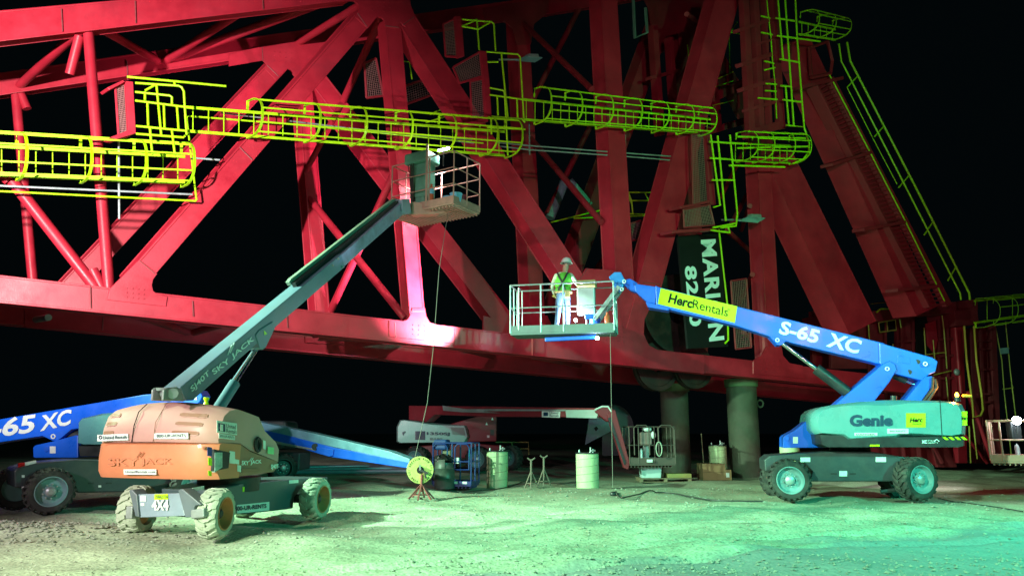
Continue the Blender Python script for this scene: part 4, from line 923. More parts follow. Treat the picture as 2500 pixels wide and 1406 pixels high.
# boom
PB = SO(.90)
def boomsec(pts, wd, m, n='boom_section', o=0, bev=.015): return part(n, plate(PB.off(o), pts, -WD * wd), m, k, bevel=bev)
boomsec([(440, 945), (834, 620), (842, 652), (671, 800), (640, 828), (505, 947), (472, 977), (455, 978)], .36, SLATE, 'boom_base')
boomsec([(780, 668), (990, 486), (987, 522), (790, 695)], .29, SLATEL, o=-.03)
for x, y in ((826, 632), (836, 652), (812, 648)): part('bolt_group', MB().cyl(PB.at(x, y), PB.off(.02).at(x, y), .03, 8), GALV, k)
part('cable_track', plate(PB.off(-.22), [(706, 688), (712, 680), (872, 555), (962, 485), (975, 488), (876, 565), (720, 690), (712, 697)], -WD * .10), mat('track_green_steel', (.28, .36, .30), .5, .1, .2), k, bevel=.01)
part('cable_track', plate(PB.off(-.12), [(720, 690), (876, 566), (975, 488), (975, 496), (876, 580), (725, 700)], -WD * .10), DARK, k)
part('lift_bracket', plate(PB.off(.02), [(624, 818), (632, 806), (666, 784), (672, 802), (650, 848), (642, 854), (634, 850)], -WD * .4), SLATE, k, bevel=.02)
sticker(k, PB.off(.022), [(644, 806), (652, 815), (645, 818)], LIME)
part('boom_pivot', plate(SO(.82), [(398, 978), (400, 952), (408, 946), (434, 944), (444, 950), (452, 980)], -WD * .05), GREY, k, bevel=.02); part('boom_pivot', plate(SO(1.42), [(372, 978), (374, 952), (380, 946), (404, 946), (414, 956), (420, 980)], -WD * .05), GREY, k, bevel=.02)
part('pivot_pin', MB().cyl(SO(.78).at(422, 960), SO(1.5).at(398, 960), .085), GALV, k, smooth=True)
part('pivot_bar', MB().bar(SO(.85).at(406, 950), SO(1.42).at(384, 950), .05), GREY, k)
cylr(k, SO(1.08).at(528, 1005), SO(1.08).at(630, 846), .42, .105, .045, SLATE); part('cylinder_line', MB().tube([SO(1.2).at(560, 940), SO(1.2).at(622, 850)], .02, 6), SLATE, k)
BT = PB.off(.012)
textpx('lettering', 'SJ40T', BT, (470, 960), (514, 917), (463, 945), CYANL, k, bold=.02)
textpx('lettering', 'SKY', BT, (522, 915), (562, 884), (515, 904), CYANL, k, bold=.02); textpx('lettering', 'JACK', BT, (568, 880), (622, 833), (562, 866), CYANL, k, bold=.02)
for s in (0, 6): part('lettering', MB().tube([PB.off(.014).at(556 + s, 866 - s * .8), PB.off(.014).at(566 + s, 842 - s * .8)], .012, 4), CYANL, k)
# platform of the orange lift
ND = SO(.9).at(1000, 500).y - .55
NK = atY(1107, 492, ND)
ld2 = V((-math.cos(R(33)), math.sin(R(33)), 0)); sd2 = V((math.sin(R(33)), math.cos(R(33)), 0))
CK = basket(k, NK, ld2, sd2, 2.3, 1.25, 1.48, PINKST, PINKST, .18, (0, .38, 1), .02, mid=(.36, .68))
part('jib_support', MB().prism([atY(x, y, ND + .6) for x, y in ((1004, 492), (1022, 494), (1050, 506), (1110, 505), (1100, 514), (1070, 522), (1004, 524))], (0, .3, 0)), PINKST, k, bevel=.02)
part('boom_tip', plate(PB.off(.02), [(984, 486), (1000, 486), (1006, 522), (990, 524), (982, 515)], -WD * .35), mat('boom_tip_steel', (.32, .38, .50), .4, .2), k, bevel=.02)
tb = CK[0] + ld2 * 1.42 + sd2 * .35
part('control_console', MB().box(tb + V((0, 0, .95)), ld2 * .31, sd2 * .22, V((0, 0, .55))), TARP, k, bevel=.05)
part('console_cover', MB().box(tb + V((0, 0, 1.58)) - sd2 * .05, ld2 * .42, sd2 * .33, V((0, 0, .17))), TARP, k, bevel=.06)
part('console_tarp', MB().box(tb + V((0, 0, .36)) + ld2 * .06, ld2 * .28, sd2 * .18, V((0, 0, .34))), TARP, k, bevel=.08)
for i in range(4): part('control_hose', MB().tube([tb + ld2 * (.05 + .07 * i) - sd2 * .36 + V((0, 0, 1.4)), tb + ld2 * (.08 + .04 * i) - sd2 * .34 + V((0, 0, 1.0)), tb + ld2 * (.1 + .02 * i) - sd2 * .28 + V((0, 0, .3)), tb + ld2 * .2 - sd2 * .1 + V((0, 0, .02))], .016, 6), CABLE, k)
ex = CK[0] + ld2 * .86 + sd2 * .08
part('fire_extinguisher', MB().revolve(ex, (0, 0, 1), [(.2, 0), (.2, .07), (.55, .07), (.62, .03), (.68, .03), (.68, 0)], 16), mat('extinguisher_red', (.55, .12, .05), .35), k, smooth=True); part('extinguisher_label', MB().revolve(ex, (0, 0, 1), [(.38, .073), (.54, .073)], 16), mat('blue_plastic', (.18, .5, .72), .45), k, smooth=True)
part('lamp_post', MB().bar(CK[0] + ld2 * .98, CK[0] + ld2 * .98 + V((0, 0, 1.9)), .06), PINKST, k)
def bucket(label, c, r, h, m, nm='paint_bucket'):
    t = thing(nm, c, label, 'bucket', 'buckets on the orange lift platform')
    part('bucket_body', MB().revolve(c, (0, 0, 1), [(0, 0), (0, r * .85), (h, r), (h, r * .93), (h * .85, r * .9), (h * .85, 0)], 24), m, t, smooth=True)
    part('bucket_rim', MB().tube([c + V((r * 1.02 * math.cos(q), r * 1.02 * math.sin(q), h - .01)) for q in [i * math.pi / 10 for i in range(20)]], .012, 6, True), m, t, smooth=True)
BB = mat('blue_plastic', (.18, .5, .72), .45)
bucket('light blue bucket nearest the console on the orange lift platform', CK[0] + ld2 * .38 + sd2 * .25, .15, .26, BB); bucket('light blue bucket beside the corner post of the orange lift platform', CK[0] + ld2 * .14 + sd2 * .30, .17, .33, BB)
bucket('dark red paint bucket on the right side of the orange lift platform', CK[0] + sd2 * .62 + ld2 * .2, .17, .36, mat('red_plastic', (.42, .03, .06), .35))
wk = CK[0] + ld2 * .78 + sd2 * .5 + V((0, 0, 1.85))
t = thing('work_lamp', wk, 'bright work lamp behind the green console of the orange lift platform', 'work lamp')
part('lamp_head', MB().bar(wk - ld2 * .2, wk + ld2 * .2, .07, .05), emat('lamp_white', (.85, .93, 1), 40), t, bevel=.01); part('lamp_bracket', MB().tube([wk, wk - V((0, 0, .5))], .02, 6), DARK, t)
lamp('work_and_fill_light', 'POINT', wk + V((0, .1, .14)), 130, (1, .95, .9), rad=.06)
lamp('work_and_fill_light', 'SPOT', wk + V((-.1, .4, -.2)), 1500, (1, .75, .8), FS(0).at(1000, 560), 75, .9, .08)
o = part('hanging_rope', MB().tube([CK[0] + ld2 * .5 + sd2 * .4 - V((0, 0, .15)), atY(1072, 660, ND), atY(1058, 850, ND), atY(1043, 985, ND), atY(1008, 1140, ND - .3)], .009, 6), mat('rope', (.20, .18, .16), .8), None, org=NK); tag(o, 'slack lead hanging from the orange lift platform down to the cable reel', 'rope')
# ================================================================== BLUE LIFT AT THE LEFT EDGE
LX = V((math.cos(R(40)), math.sin(R(40)), 0)); LY = V((-LX.y, LX.x, 0))
H0 = ground(125, 1258); HP = PL(H0, LY)
h = thing('boom_lift', H0 + LX * 1.6 + LY * 1.0, 'blue boom lift half hidden behind the orange lift, boom leaving the left edge', 'boom lift', 'boom lifts')
ORG[h].z = 0; h.location.z = 0
def HO(o): return HP.off(o)
rw = .485
for c, s in ((HP.at(125, 1200), -1), (HO(2.05).at(36, 1196), 1)):
    c.z = rw; wheel(h, c, LY * s, rw, .40, RUB, RIMC, .12, nl=22)
    c2 = c + LX * 2.9; wheel(h, c2, LY * s, rw, .40, RUB, RIMC, .12, nl=22)
# far wheel shows its outer side turned in at the edge of the picture
part('chassis', plate(HO(.40), [(36, 1190), (34, 1150), (42, 1142), (90, 1130), (180, 1122), (300, 1125), (420, 1130), (420, 1180), (300, 1200), (190, 1203), (176, 1180), (140, 1148), (90, 1150), (70, 1190)], LY * 1.25), CHAS, h, bevel=.03)
for x in (214, 258): sticker(h, HO(.40), rect(x, 1177, x + 15, 1181), DARK, .004)
sticker(h, HO(.40), rect(240, 1184, 247, 1189)); sticker(h, HO(.40), rect(53, 1159, 60, 1165)); sticker(h, HO(.40), rect(53, 1187, 60, 1193))
part('tow_flag', MB().tube([HO(.5).at(44, 1136), HO(.5).at(60, 1134)], .05, 8), mat('reflector_red', (.5, .02, .02), .3), h, smooth=True); part('tow_flag', MB().tube([HO(.5).at(60, 1134), HO(.5).at(88, 1128)], .045, 8), WHT, h, smooth=True)
YB = 18.6
HB = PL((0, YB, 0), V((.08, 1, 0)))
hy = HB.n
part('turntable_nose', plate(HB.off(-.3), [(81, 1116), (80, 1092), (86, 1086), (124, 1078), (184, 1062), (190, 1062), (190, 1117), (86, 1117)], hy * .8), BLUE, h, bevel=.02)
sticker(h, HB.off(-.3), rect(122, 1089, 136, 1106)); part('nose_pin', MB().cyl(HB.off(-.34).at(113, 1096), HB.off(.5).at(113, 1096), .06), BLUE, h, smooth=True)
part('engine_cover', rloft(HB.off(-1.0), [(178, 1085), (180, 1030), (188, 1020), (240, 1008), (330, 1000), (460, 998), (480, 1010), (480, 1088), (190, 1090)], hy * 1, 2.0, 12, .14), COV, h, smooth=True)
part('turntable_skirt', rloft(HB.off(-.95), [(182, 1088), (480, 1086), (480, 1112), (186, 1114)], hy, 1.9, 8, .1), DARK, h, smooth=True)
part('boom_tube', plate(HB.off(-.25), [(-260, 1076), (0, 1023), (352, 963), (486, 952), (494, 966), (488, 980), (466, 1000), (176, 1048), (130, 1060), (0, 1079), (-260, 1130)], hy * .45), BLUE, h, bevel=.02)
part('boom_lug', plate(HB.off(-.28), [(100, 1062), (176, 1046), (150, 1068), (140, 1075), (128, 1075)], hy * .5), BLUE, h, bevel=.01)
part('pivot_pin', MB().tube([HB.off(-.3).at(130 + 5 * math.cos(q), 1065 + 5 * math.sin(q)) for q in [i * .7854 for i in range(8)]], .018, 6, True), WHT, h, smooth=True)
cylr(h, HB.off(0).at(200, 1062), HB.off(0).at(132, 1066), .7, .14, .06)
textpx('lettering', 'S-65', HB.off(-.262), (-62, 1075), (82, 1055), (-53, 1029), WHT, h, bold=.03); textpx('lettering', 'XC', HB.off(-.262), (98, 1053), (172, 1036), (102, 1014), WHT, h, bold=.03)
sticker(h, HB.off(-.262), [(474, 975), (480, 968), (481, 976)], WHT)

# ================================================================== LOW BLUE LIFT WITH ITS BASKET ON THE GROUND
YT = 21.0
b0 = atY(560, 1030, 25.0); b1 = atY(1002, 1128, 21.5)
j = thing('boom_lift', V((b0.x + .6, 26, 0)), 'low blue boom lift, grey topped boom sloping down to a basket behind the reel', 'boom lift', 'boom lifts')
dj = V((b1.x - b0.x, b1.y - b0.y, 0)).normalized(); nj = V((dj.y, -dj.x, 0))
JP = PL(b0 + nj * .18, nj)
LBT = mat('light_blue_steel', (.16, .34, .46), .4, .1, .2)
part('boom_tube', plate(JP, [(556, 1030), (700, 1062), (815, 1092), (1000, 1128), (1000, 1143), (800, 1114), (690, 1080), (556, 1046)], -nj * .36), BLUE, j, bevel=.015)
part('boom_track', plate(JP.off(-.02), [(556, 1014), (760, 1056), (952, 1102), (1000, 1120), (1000, 1130), (810, 1090), (556, 1030)], -nj * .34), LBT, j, bevel=.015)
part('boom_track', plate(JP.off(.02), [(650, 1072), (770, 1096), (770, 1100), (650, 1079)], -nj * .1), GALV, j, bevel=.01); part('boom_section', plate(JP.off(.04), [(772, 1090), (814, 1097), (812, 1112), (804, 1114), (774, 1106)], -nj * .42), BLUE, j, bevel=.015)
part('pulley', MB().cyl(JP.off(.05).at(769, 1090), JP.off(.0).at(769, 1090), .1), DARK, j, smooth=True)
cw = ground(690, 1180); cw.z = .5
wheel(j, cw, V((.5, -.86, 0)), .5, .42, RUB, DARK, .1, nl=18); wheel(j, cw + V((-2.4, .6, 0)), V((.3, -.95, 0)), .5, .42, RUB, DARK, .1)
part('chassis', MB().box(cw + V((-1.2, 1.2, .2)), (1.6, 0, 0), (0, .7, 0), (0, 0, .3)), CHAS, j, bevel=.05)
part('turntable', MB().box(cw + V((-1.4, 1.2, 1.1)), (1.3, 0, 0), (0, .8, 0), (0, 0, .5)), DARK, j, bevel=.15)
NT = ground(1150, 1183, .12); NT.z = .12
tl, ts = V((-.97, .24, 0)), V((.24, .97, 0))
NAVY = mat("navy_blue_paint", (.004, .028, .17), .4, 0, .15)
CT = basket(j, NT, tl, ts, 1.25, .85, 1.25, NAVY, NAVY, .1, (0, .5, 1), .026, mid=(.55,))
for a in (.05, .62):
    A_ = NT + tl * (1.25 * a) - ts * .03; B_ = A_ + tl * .46
    part('gate_frame', MB().tube([A_ + V((0, 0, .45)), A_ + V((0, 0, 1.12)), A_ + tl * .08 + V((0, 0, 1.22)), B_ - tl * .08 + V((0, 0, 1.22)), B_ + V((0, 0, 1.12)), B_ + V((0, 0, .45)), A_ + V((0, 0, .45))], .024, 8), NAVY, j, smooth=True)
part('control_hood', MB().box(CT[1] + ts * .2 - tl * .22 + V((0, 0, 1.2)), tl * .22, ts * .2, V((0, 0, .16))), mat('navy_cover', (.01, .05, .2), .5), j, bevel=.06)
part('control_console', MB().box(CT[1] + ts * .25 - tl * .4 + V((0, 0, .85)), tl * .14, ts * .12, V((0, 0, .2))), mat('olive_cover', (.16, .17, .10), .6), j, bevel=.03)
part('platform_mount', MB().box(CT[1] + ts * .3 - tl * .25 + V((0, 0, .5)), tl * .12, ts * .12, V((0, 0, .3))), BLUE, j, bevel=.02)
part('tag', MB().box(CT[1] - tl * .38 - ts * .06 + V((0, 0, .72)), tl * .05, ts * .01, V((0, 0, .14))), LIME, j); part('lamp_box', MB().box(NT + tl * .5 + ts * .05 + V((0, 0, .72)), tl * .09, ts * .05, V((0, 0, .09))), WHT, j, bevel=.01)
for i in (0, 1): part('decal', MB().box(NT + tl * (.2 + .3 * i) - ts * .012 + V((0, 0, .06)), tl * .07, ts * .004, V((0, 0, .035))), WHT, j)

# ================================================================== RED AND WHITE LIFT IN THE BACKGROUND
q0 = ground(1163, 1153); YJ = q0.y
r_ = thing('boom_lift', V((q0.x - 1.5, YJ + 1, 0)), 'dark red boom lift with white engine hood far behind, jib knuckled down', 'boom lift', 'boom lifts')
JQ = PL((0, YJ, 0), (0, 1, 0)); yv = V((0, 1, 0))
JRED = mat('dark_red_lift_paint', (.22, .018, .03), .5, 0, .2, (.1, .03, .03), .4, 1.5)
rr = .56
for px, o in ((1163, 0), (1012, 0), (1240, 1.6), (1090, 2.2)):
    c = JQ.off(o).at(px, 1122); c.z = rr; wheel(r_, c, V((-.25 if px != 1240 else -.7, -1, 0)), rr, .5, RUB, mat('teal_rim', (.10, .22, .24), .5), .06, nl=18)
part('chassis', plate(JQ.off(.6), [(1000, 1118), (1000, 1090), (1140, 1080), (1230, 1088), (1230, 1118)], yv * 1.4), JRED, r_, bevel=.04)
part('engine_hood', rloft(JQ.off(-.2), [(966, 1042), (974, 1025), (982, 1024), (1060, 1032), (1138, 1038), (1143, 1050), (1146, 1066), (1138, 1080), (972, 1082), (966, 1078)], yv, 2.4, 10, .1), mat('green_lit_hood', (.30, .52, .50), .45, 0, .1, (.3, .32, .3), .3, 2), r_, smooth=True)  # white hood with green light put into its colour
JD = JQ.off(-.215)
sticker(r_, JD, [(1100, 1043), (1132, 1044), (1136, 1062), (1106, 1060)], mat('grey_vent', (.22, .28, .27), .6), .02); sticker(r_, JD, rect(1014, 1052, 1038, 1073), INK, .015)
textpx('lettering', '1350SJ', JQ.off(-.24), (1042, 1063), (1098, 1064), (1042, 1054), INK, r_, bold=.03); textpx('lettering', '800-UR-RENTS', JQ.off(-.24), (1050, 1074), (1080, 1075), (1050, 1068), INK, r_); textpx('lettering', 'P', JQ.off(-.24), (984, 1062), (992, 1058), (982, 1055), INK, r_, bold=.03)
part('turntable', plate(JQ.off(.1), [(1080, 1040), (1165, 1016), (1212, 1016), (1212, 1077), (1100, 1080)], yv * 1.6), JRED, r_, bevel=.04)
for x, y in ((1188, 1034), (1202, 1022)): part('decal', plate(JQ.off(.085), [(x - 3, y + 3), (x + 3, y + 3), (x, y - 4)], yv * .01), WHT, r_)
sticker(r_, JQ.off(.08), rect(1189, 1062, 1195, 1068)); sticker(r_, JQ.off(.08), rect(1197, 1048, 1206, 1062), DARK)
j1 = atY(1000, 1003, YJ + .6); j2 = atY(1478, 1012, 26.5); dq = V((j2.x - j1.x, j2.y - j1.y, 0)).normalized(); nq = V((dq.y, -dq.x, 0)); JB = PL(j1 + nq * .2, nq)
part('boom_tube', plate(JB, [(998, 1024), (998, 990), (1200, 992), (1460, 996), (1462, 1018), (1200, 1017), (1060, 1012), (1040, 1030)], -nq * .45), JRED, r_, bevel=.02)
part('boom_track', plate(JB.off(.03), [(1126, 998), (1380, 999), (1380, 1003), (1126, 1003)], -nq * .1), GALV, r_); part('boom_track', plate(JB.off(.05), [(1080, 990), (1128, 997), (1220, 1008), (1130, 1006), (1082, 1002)], -nq * .1), GREY, r_)
part('boom_tip', plate(JB.off(.04), [(1380, 1000), (1456, 1000), (1460, 1010), (1456, 1021), (1382, 1019)], -nq * .5), mat('pale_boom_tip', (.40, .48, .48), .5, 0, .1), r_, bevel=.015)
sticker(r_, JB.off(.0), [(1323, 1003), (1368, 1004), (1367, 1019), (1323, 1018)]); textpx('lettering', 'United', JB.off(.02), (1342, 1010), (1363, 1010), (1342, 1004.5), INK, r_); textpx('lettering', 'Rentals', JB.off(.02), (1342, 1017), (1364, 1017), (1342, 1011), INK, r_); sticker(r_, JB.off(.008), [(1327, 1006), (1338, 1006), (1338, 1015), (1327, 1015)], TEALI)
JY = 26.3; jk = PL((0, JY, 0), yv)
part('jib_knuckle', plate(jk, [(1452, 1004), (1470, 992), (1486, 990), (1498, 1000), (1500, 1016), (1484, 1030), (1466, 1016)], yv * .4), JRED, r_, bevel=.03)
part('jib_arm', plate(jk.off(-.05), [(1482, 1010), (1502, 1000), (1538, 1130), (1534, 1146), (1524, 1142)], yv * .35), JRED, r_, bevel=.02); part('jib_arm', plate(jk.off(-.08), [(1484, 1020), (1490, 1018), (1528, 1128), (1524, 1134)], yv * .1), DARK, r_)
part('hose_bundle', MB().tube(P(jk, [(1452, 1000), (1470, 992), (1484, 992), (1494, 1006)]), .03, 6), WHT, r_, smooth=True)
NR = jk.off(-.1).at(1538, 1132)
CR = basket(r_, NR, V((1, .12, 0)), V((-.12, 1, 0)), 1.62, .85, 1.25, mat('dull_rail_steel', (.10, .075, .065), .55, .2), mat('dull_brown_steel', (.11, .075, .065), .6), .2, (0, .2, .55, 1), .02, mid=(.5,))
for a in (.1, .62):
    A_ = NR + V((1.62 * a, -.04, 0)); B_ = A_ + V((.52, 0, 0)); part('gate_frame', MB().tube([A_ + V((0, 0, .3)), A_ + V((0, 0, 1.2)), A_ + V((.1, 0, 1.3)), B_ + V((-.1, 0, 1.3)), B_ + V((0, 0, 1.2)), B_ + V((0, 0, .3))], .02, 8), mat('dull_rail_steel', (.1, .075, .065)), r_, smooth=True)
cc = NR + V((.62, .3, .85))
part('control_console', MB().box(cc, (.2, 0, 0), (0, .15, 0), (0, 0, .22)), mat('muddy_console', (.24, .17, .16), .6, 0, .4), r_, bevel=.05); part('console_bag', MB().ball(cc + V((.05, -.1, .32)), .16, .1, .09), WHT, r_, smooth=True)
part('console_bag', MB().ball(cc + V((.25, -.12, .12)), .09, .06, .13), WHT, r_, smooth=True); part('console_stand', MB().box(cc + V((0, 0, -.5)), (.09, 0, 0), (0, .08, 0), (0, 0, .3)), GREY, r_, bevel=.02)
part('gas_bottle', MB().revolve(NR + V((.42, .12, 0)), (0, 0, 1), [(0, 0), (0, .06), (.45, .06), (.52, .02), (.52, 0)], 14), GALV, r_, smooth=True)
part('hose_coil', MB().tube([NR + V((1.0 + .1 * math.cos(q), -.07, .5 + .24 * math.sin(q))) for q in [i * .5236 for i in range(12)]], .02, 6, True), mat('pale_hose', (.4, .45, .36)), r_, smooth=True)
sticker(r_, PL(NR - V((0, .012, 0)), yv), rect(1579, 1121, 1593, 1128))

# ================================================================== PARTLY SEEN PLATFORM AT THE RIGHT EDGE
NE = atY(2419, 1124, 20.5); e = thing('boom_lift', NE, 'pinkish lift platform cut off by the right edge under a glaring lamp', 'boom lift', 'boom lifts')
basket(e, NE, V((.8, -.6, 0)), V((.62, .78, 0)), 2.2, .9, 1.05, PINKST, PINKST, .16, (0, .13, .5, 1), .024, mid=(.52,))
part('control_console', MB().box(NE + V((.85, .2, .8)), (.14, 0, 0), (0, .12, 0), (0, 0, .25)), DARK, e, bevel=.03); part('fire_extinguisher', MB().revolve(NE + V((.78, .05, 0)), (0, 0, 1), [(.05, 0), (.05, .06), (.35, .06), (.42, .03), (.45, 0)], 14), GREY, e, smooth=True)
part('stabiliser_arm', MB().bar(NE + V((1.4, .5, -.1)), NE + V((4, 2, -.9)), .3, .4), BLUE, e, bevel=.02)
hl = atY(2482, 1026, 20.3); t = thing('work_lamp', hl, 'glaring white work lamp on the cut off platform at the right edge', 'work lamp')
part('lamp_head', MB().ball(hl, .11), emat('glare_white', (.85, .95, 1), 60), t, smooth=True); part('lamp_stand', MB().tube([hl - V((0, -.02, .35)), hl - V((0, 0, .08))], .025, 8), DARK, t)
lamp('work_and_fill_light', 'POINT', hl + V((-.02, -.22, .1)), 70, (.9, .95, 1), rad=.08)
lamp('work_and_fill_light', 'SPOT', hl + V((0, 1, 0)), 900, (1, .9, .95), (13, 27, 0), 60, .7, .1)

# ================================================================== DRUMS, REEL, STANDS
def drum(label, x, yb, w_, yt, Ydef=None):
    b = ground(x, yb - 3) if Ydef is None else V((atY(x, 1060, Ydef).x, Ydef, 0)); Y = b.y; b = V((b.x, Y, hgt(b.x, Y)))
    pl = PL((0, Y, 0), (0, 1, 0)); r = (pl.at(x + w_ / 2, 1100).x - pl.at(x - w_ / 2, 1100).x) / 2; H = pl.at(x, yt).z - b.z
    t = thing('concrete_cylinder', b, label, 'cylinder', 'pale spiral marked cylinders')
    part('cylinder_body', MB().revolve(b, (0, 0, 1), [(0, 0), (0, r * .98), (H * .5, r), (H - .02, r), (H, r * .97), (H, 0)], 36), CRM, t, smooth=True)
    n = 140; turns = 4.2; part('spiral_seam', MB().tube([b + V((r * 1.003 * math.cos(i / n * turns * 6.283), r * 1.003 * math.sin(i / n * turns * 6.283), .06 + (H - .1) * i / n)) for i in range(n + 1)], .006, 4), mat('seam_line_paint', (.22, .27, .16), .8), t)  # spiral line in a darker tone, the cylinder's own marking
    part('lid_plate', MB().revolve(b + V((0, 0, H)), (0, 0, 1), [(0, 0), (0, r * 1.03), (.035, r * 1.03), (.035, 0)], 36), DARK, t, smooth=True)
    for a, hh in ((-.7, .09), (.5, .11)): part('lifting_bolt', MB().revolve(b + V((r * a, -.03, H + .035)), (0, 0, 1), [(0, 0), (0, .03), (hh * .5, .03), (hh, .018), (hh, 0)], 10), GALV, t, smooth=True)
    part('valve', MB().tube([b + V((.08, -.05, H + .03)), b + V((.12, -.06, H + .1)), b + V((.25, -.05, H + .09))], .03, 8), GREY, t, smooth=True); part('valve', MB().tube([b + V((.1, -.06, H + .1)), b + V((.1, -.06, H + .2))], .025, 8), GALV, t, smooth=True)
drum('pale green spiral marked cylinder left of the jack stands', 1214, 1187, 52, 1102); drum('pale green spiral marked cylinder between the jack stands and the white cooler', 1435, 1193, 55, 1107)
drum('pale spiral marked cylinder rising behind the cardboard box', 1750, 1150, 42, 1088, 29.2); drum('pale cylinder half hidden behind the front wheel of the right blue lift', 1925, 1150, 46, 1090, 24.0)
DB = ground(1085, 1192); DB.z = 0
t = thing('waste_barrel', DB, 'dented dark grey waste barrel with a black bag, behind the cable reel', 'barrel')
BR = mat('dark_barrel_paint', (.075, .09, .08), .45, .1, .3, (.12, .13, .11), .5, 3)
mb = MB(); prof = [(0, 0), (0, .31), (.28, .31), (.30, .325), (.32, .31), (.58, .31), (.60, .325), (.62, .31), (.80, .305), (.88, .31), (.88, .29), (.5, .28)]
mb.revolve(DB, (0, 0, 1), prof, 36)
for v in mb.v:
    dd = v - DB
    if dd.z > .6 and dd.x > .05: v -= V((.06, -.03, .10)) * ((dd.z - .6) / .28)
part('barrel_body', mb, BR, t, smooth=True)
mb = MB().ball(DB + V((-.05, 0, .88)), .30, .28, .14, 20, 10)
for v in mb.v: v += V((random.uniform(-.03, .03), random.uniform(-.03, .03), random.uniform(-.04, .04)))
part('waste_bag', mb, mat('black_bag', (.012, .014, .014), .3), t)
# cable reel on its stand
RB = ground(1028, 1222); RB.z = hgt(RB.x, RB.y); RL = PL(RB, (0, 1, 0)); rc = RL.at(1026, 1147)
t = thing('cable_reel', rc, 'round yellow cable reel lettered around its rim, propped on a red jack stand', 'cable reel')
RYL = mat('yellow_reel_board', (.66, .72, .22), .6, 0, .2, (.42, .45, .14), .6, 9)
rax = V((.18, -1, 0)).normalized(); rr = .335
part('flange', MB().revolve(rc, rax, [(0, 0), (0, rr), (-.025, rr), (-.025, 0)], 40), RYL, t, smooth=True); part('flange', MB().revolve(rc - rax * .26, rax, [(0, 0), (0, rr), (-.025, rr), (-.025, 0)], 40), RYL, t, smooth=True)
part('cable_winding', MB().revolve(rc - rax * .13, rax, [(-.105, 0), (-.105, .24), (-.05, .25), (0, .24), (.05, .25), (.105, .24), (.105, 0)], 36), CABLE, t, smooth=True)
part('hub_plate', MB().revolve(rc, rax, [(.0, .09), (.02, .09), (.02, .045), (.05, .045), (.05, .0)], 20), DARK, t, smooth=True); part('crank_arm', MB().bar(rc + rax * .05, rc + rax * .06 + V((.2, 0, -.08)), .05), DARK, t); part('crank_arm', MB().bar(rc + rax * .05 + V((.12, 0, -.05)), rc + rax * .06 + V((.14, 0, -.2)), .04), DARK, t); part('crank_arm', MB().bar(rc + rax * .05, rc + rax * .06 + V((-.02, 0, .13)), .04), GREY, t)
rx = V((-rax.y, rax.x, 0)); txt = 'SERVICE WIRE CO. SERVICE WIRE CO. '
for i, chh in enumerate(txt):
    if chh == ' ': continue
    a = math.pi - .35 - i * 2 * math.pi / len(txt); d = rx * math.cos(a) + V((0, 0, math.sin(a))); tn = rx * math.sin(a) - V((0, 0, math.cos(a)))
    p = rc + d * rr * .78 + rax * .001; wd = .012 if chh in '.I' else .036
    ptext('lettering', chh, p - tn * wd / 2, p + tn * wd / 2, p - tn * wd / 2 + d * .05, BLK, t, .004, .02)
RST = mat('rusty_red_stand', (.30, .07, .07), .6, 0, .3, (.16, .08, .06), .5, 6)
def jack(label, base, H, m, spread=.25, legs=5, head=True):
    t = thing('jack_stand', base, label, 'jack stand', 'jack stands on the ground')
    part('post', MB().tube([base + V((0, 0, H * .3)), base + V((0, 0, H))], .03, 8), m, t, smooth=True)
    for i in range(legs):
        a = .4 + i * 2 * math.pi / legs; ft = base + V((math.cos(a) * spread, math.sin(a) * spread, 0)); part('leg', MB().bar(base + V((0, 0, H * .62)), ft, .035), m, t)
        a2 = .4 + (i + 1) * 2 * math.pi / legs; f2 = base + V((math.cos(a2) * spread, math.sin(a2) * spread, 0)); tp = base + V((0, 0, H * .62)); part('tie_bar', MB().bar(ft.lerp(tp, .3), f2.lerp(tp, .3), .022), m, t)
    if head: part('saddle', MB().tube([base + V((-.12, 0, H + .06)), base + V((-.04, 0, H)), base + V((.04, 0, H)), base + V((.12, 0, H + .06))], .025, 6), m, t, smooth=True)
jack('rusty red jack stand holding up the yellow cable reel', RB + rax * .02, .60, RST, .34, 6, False)
for lab, x, yb, H in (('dark jack stand on the left of the pair on the gravel', 1297, 1190, .88), ('pale headed jack stand on the right of the pair on the gravel', 1328, 1187, .92)):
    b = ground(x, yb); b.z = hgt(b.x, b.y); jack(lab, b, H, mat('dusty_stand_steel', (.22, .18, .15), .7, .1, .3), .26, 3)
    if 'pale' in lab:
        pass
# pallet, cooler, slab, carton
b = ground(1626, 1177); b.z = 0; Y = b.y; PLp = PL((0, Y, 0), (0, 1, 0))
xl, xr = PLp.at(1562, 1170).x, PLp.at(1690, 1170).x
t = thing('pallet', V(((xl + xr) / 2, Y + .5, 0)), 'weathered wooden pallet in front of the left pile', 'pallet')
for i in range(3): part('stringer', MB().box(((xl + xr) / 2 + (i - 1) * (xr - xl) * .46, Y + .5, .06), (.05, 0, 0), (0, .5, 0), (0, 0, .05)), WOOD, t, bevel=.004)
for i in range(6): part('deck_board', MB().box(((xl + xr) / 2, Y + .06 + i * .18, .125), ((xr - xl) / 2, 0, 0), (0, .06, 0), (0, 0, .012)), WOOD, t, bevel=.003)
for i in (0, 2.5, 5): part('bottom_board', MB().box(((xl + xr) / 2, Y + .06 + i * .18, .012), ((xr - xl) / 2, 0, 0), (0, .05, 0), (0, 0, .01)), WOOD, t)
z0 = .14; cl, cr = PLp.at(1565, 1150).x, PLp.at(1617, 1150).x; ch = PLp.at(1590, 1132).z - z0
t = thing('cool_box', V(((cl + cr) / 2, Y + .3, z0)), 'white cool box with a flat lid on the left of the pallet', 'cool box')
cx_ = (cl + cr) / 2; hw = (cr - cl) / 2
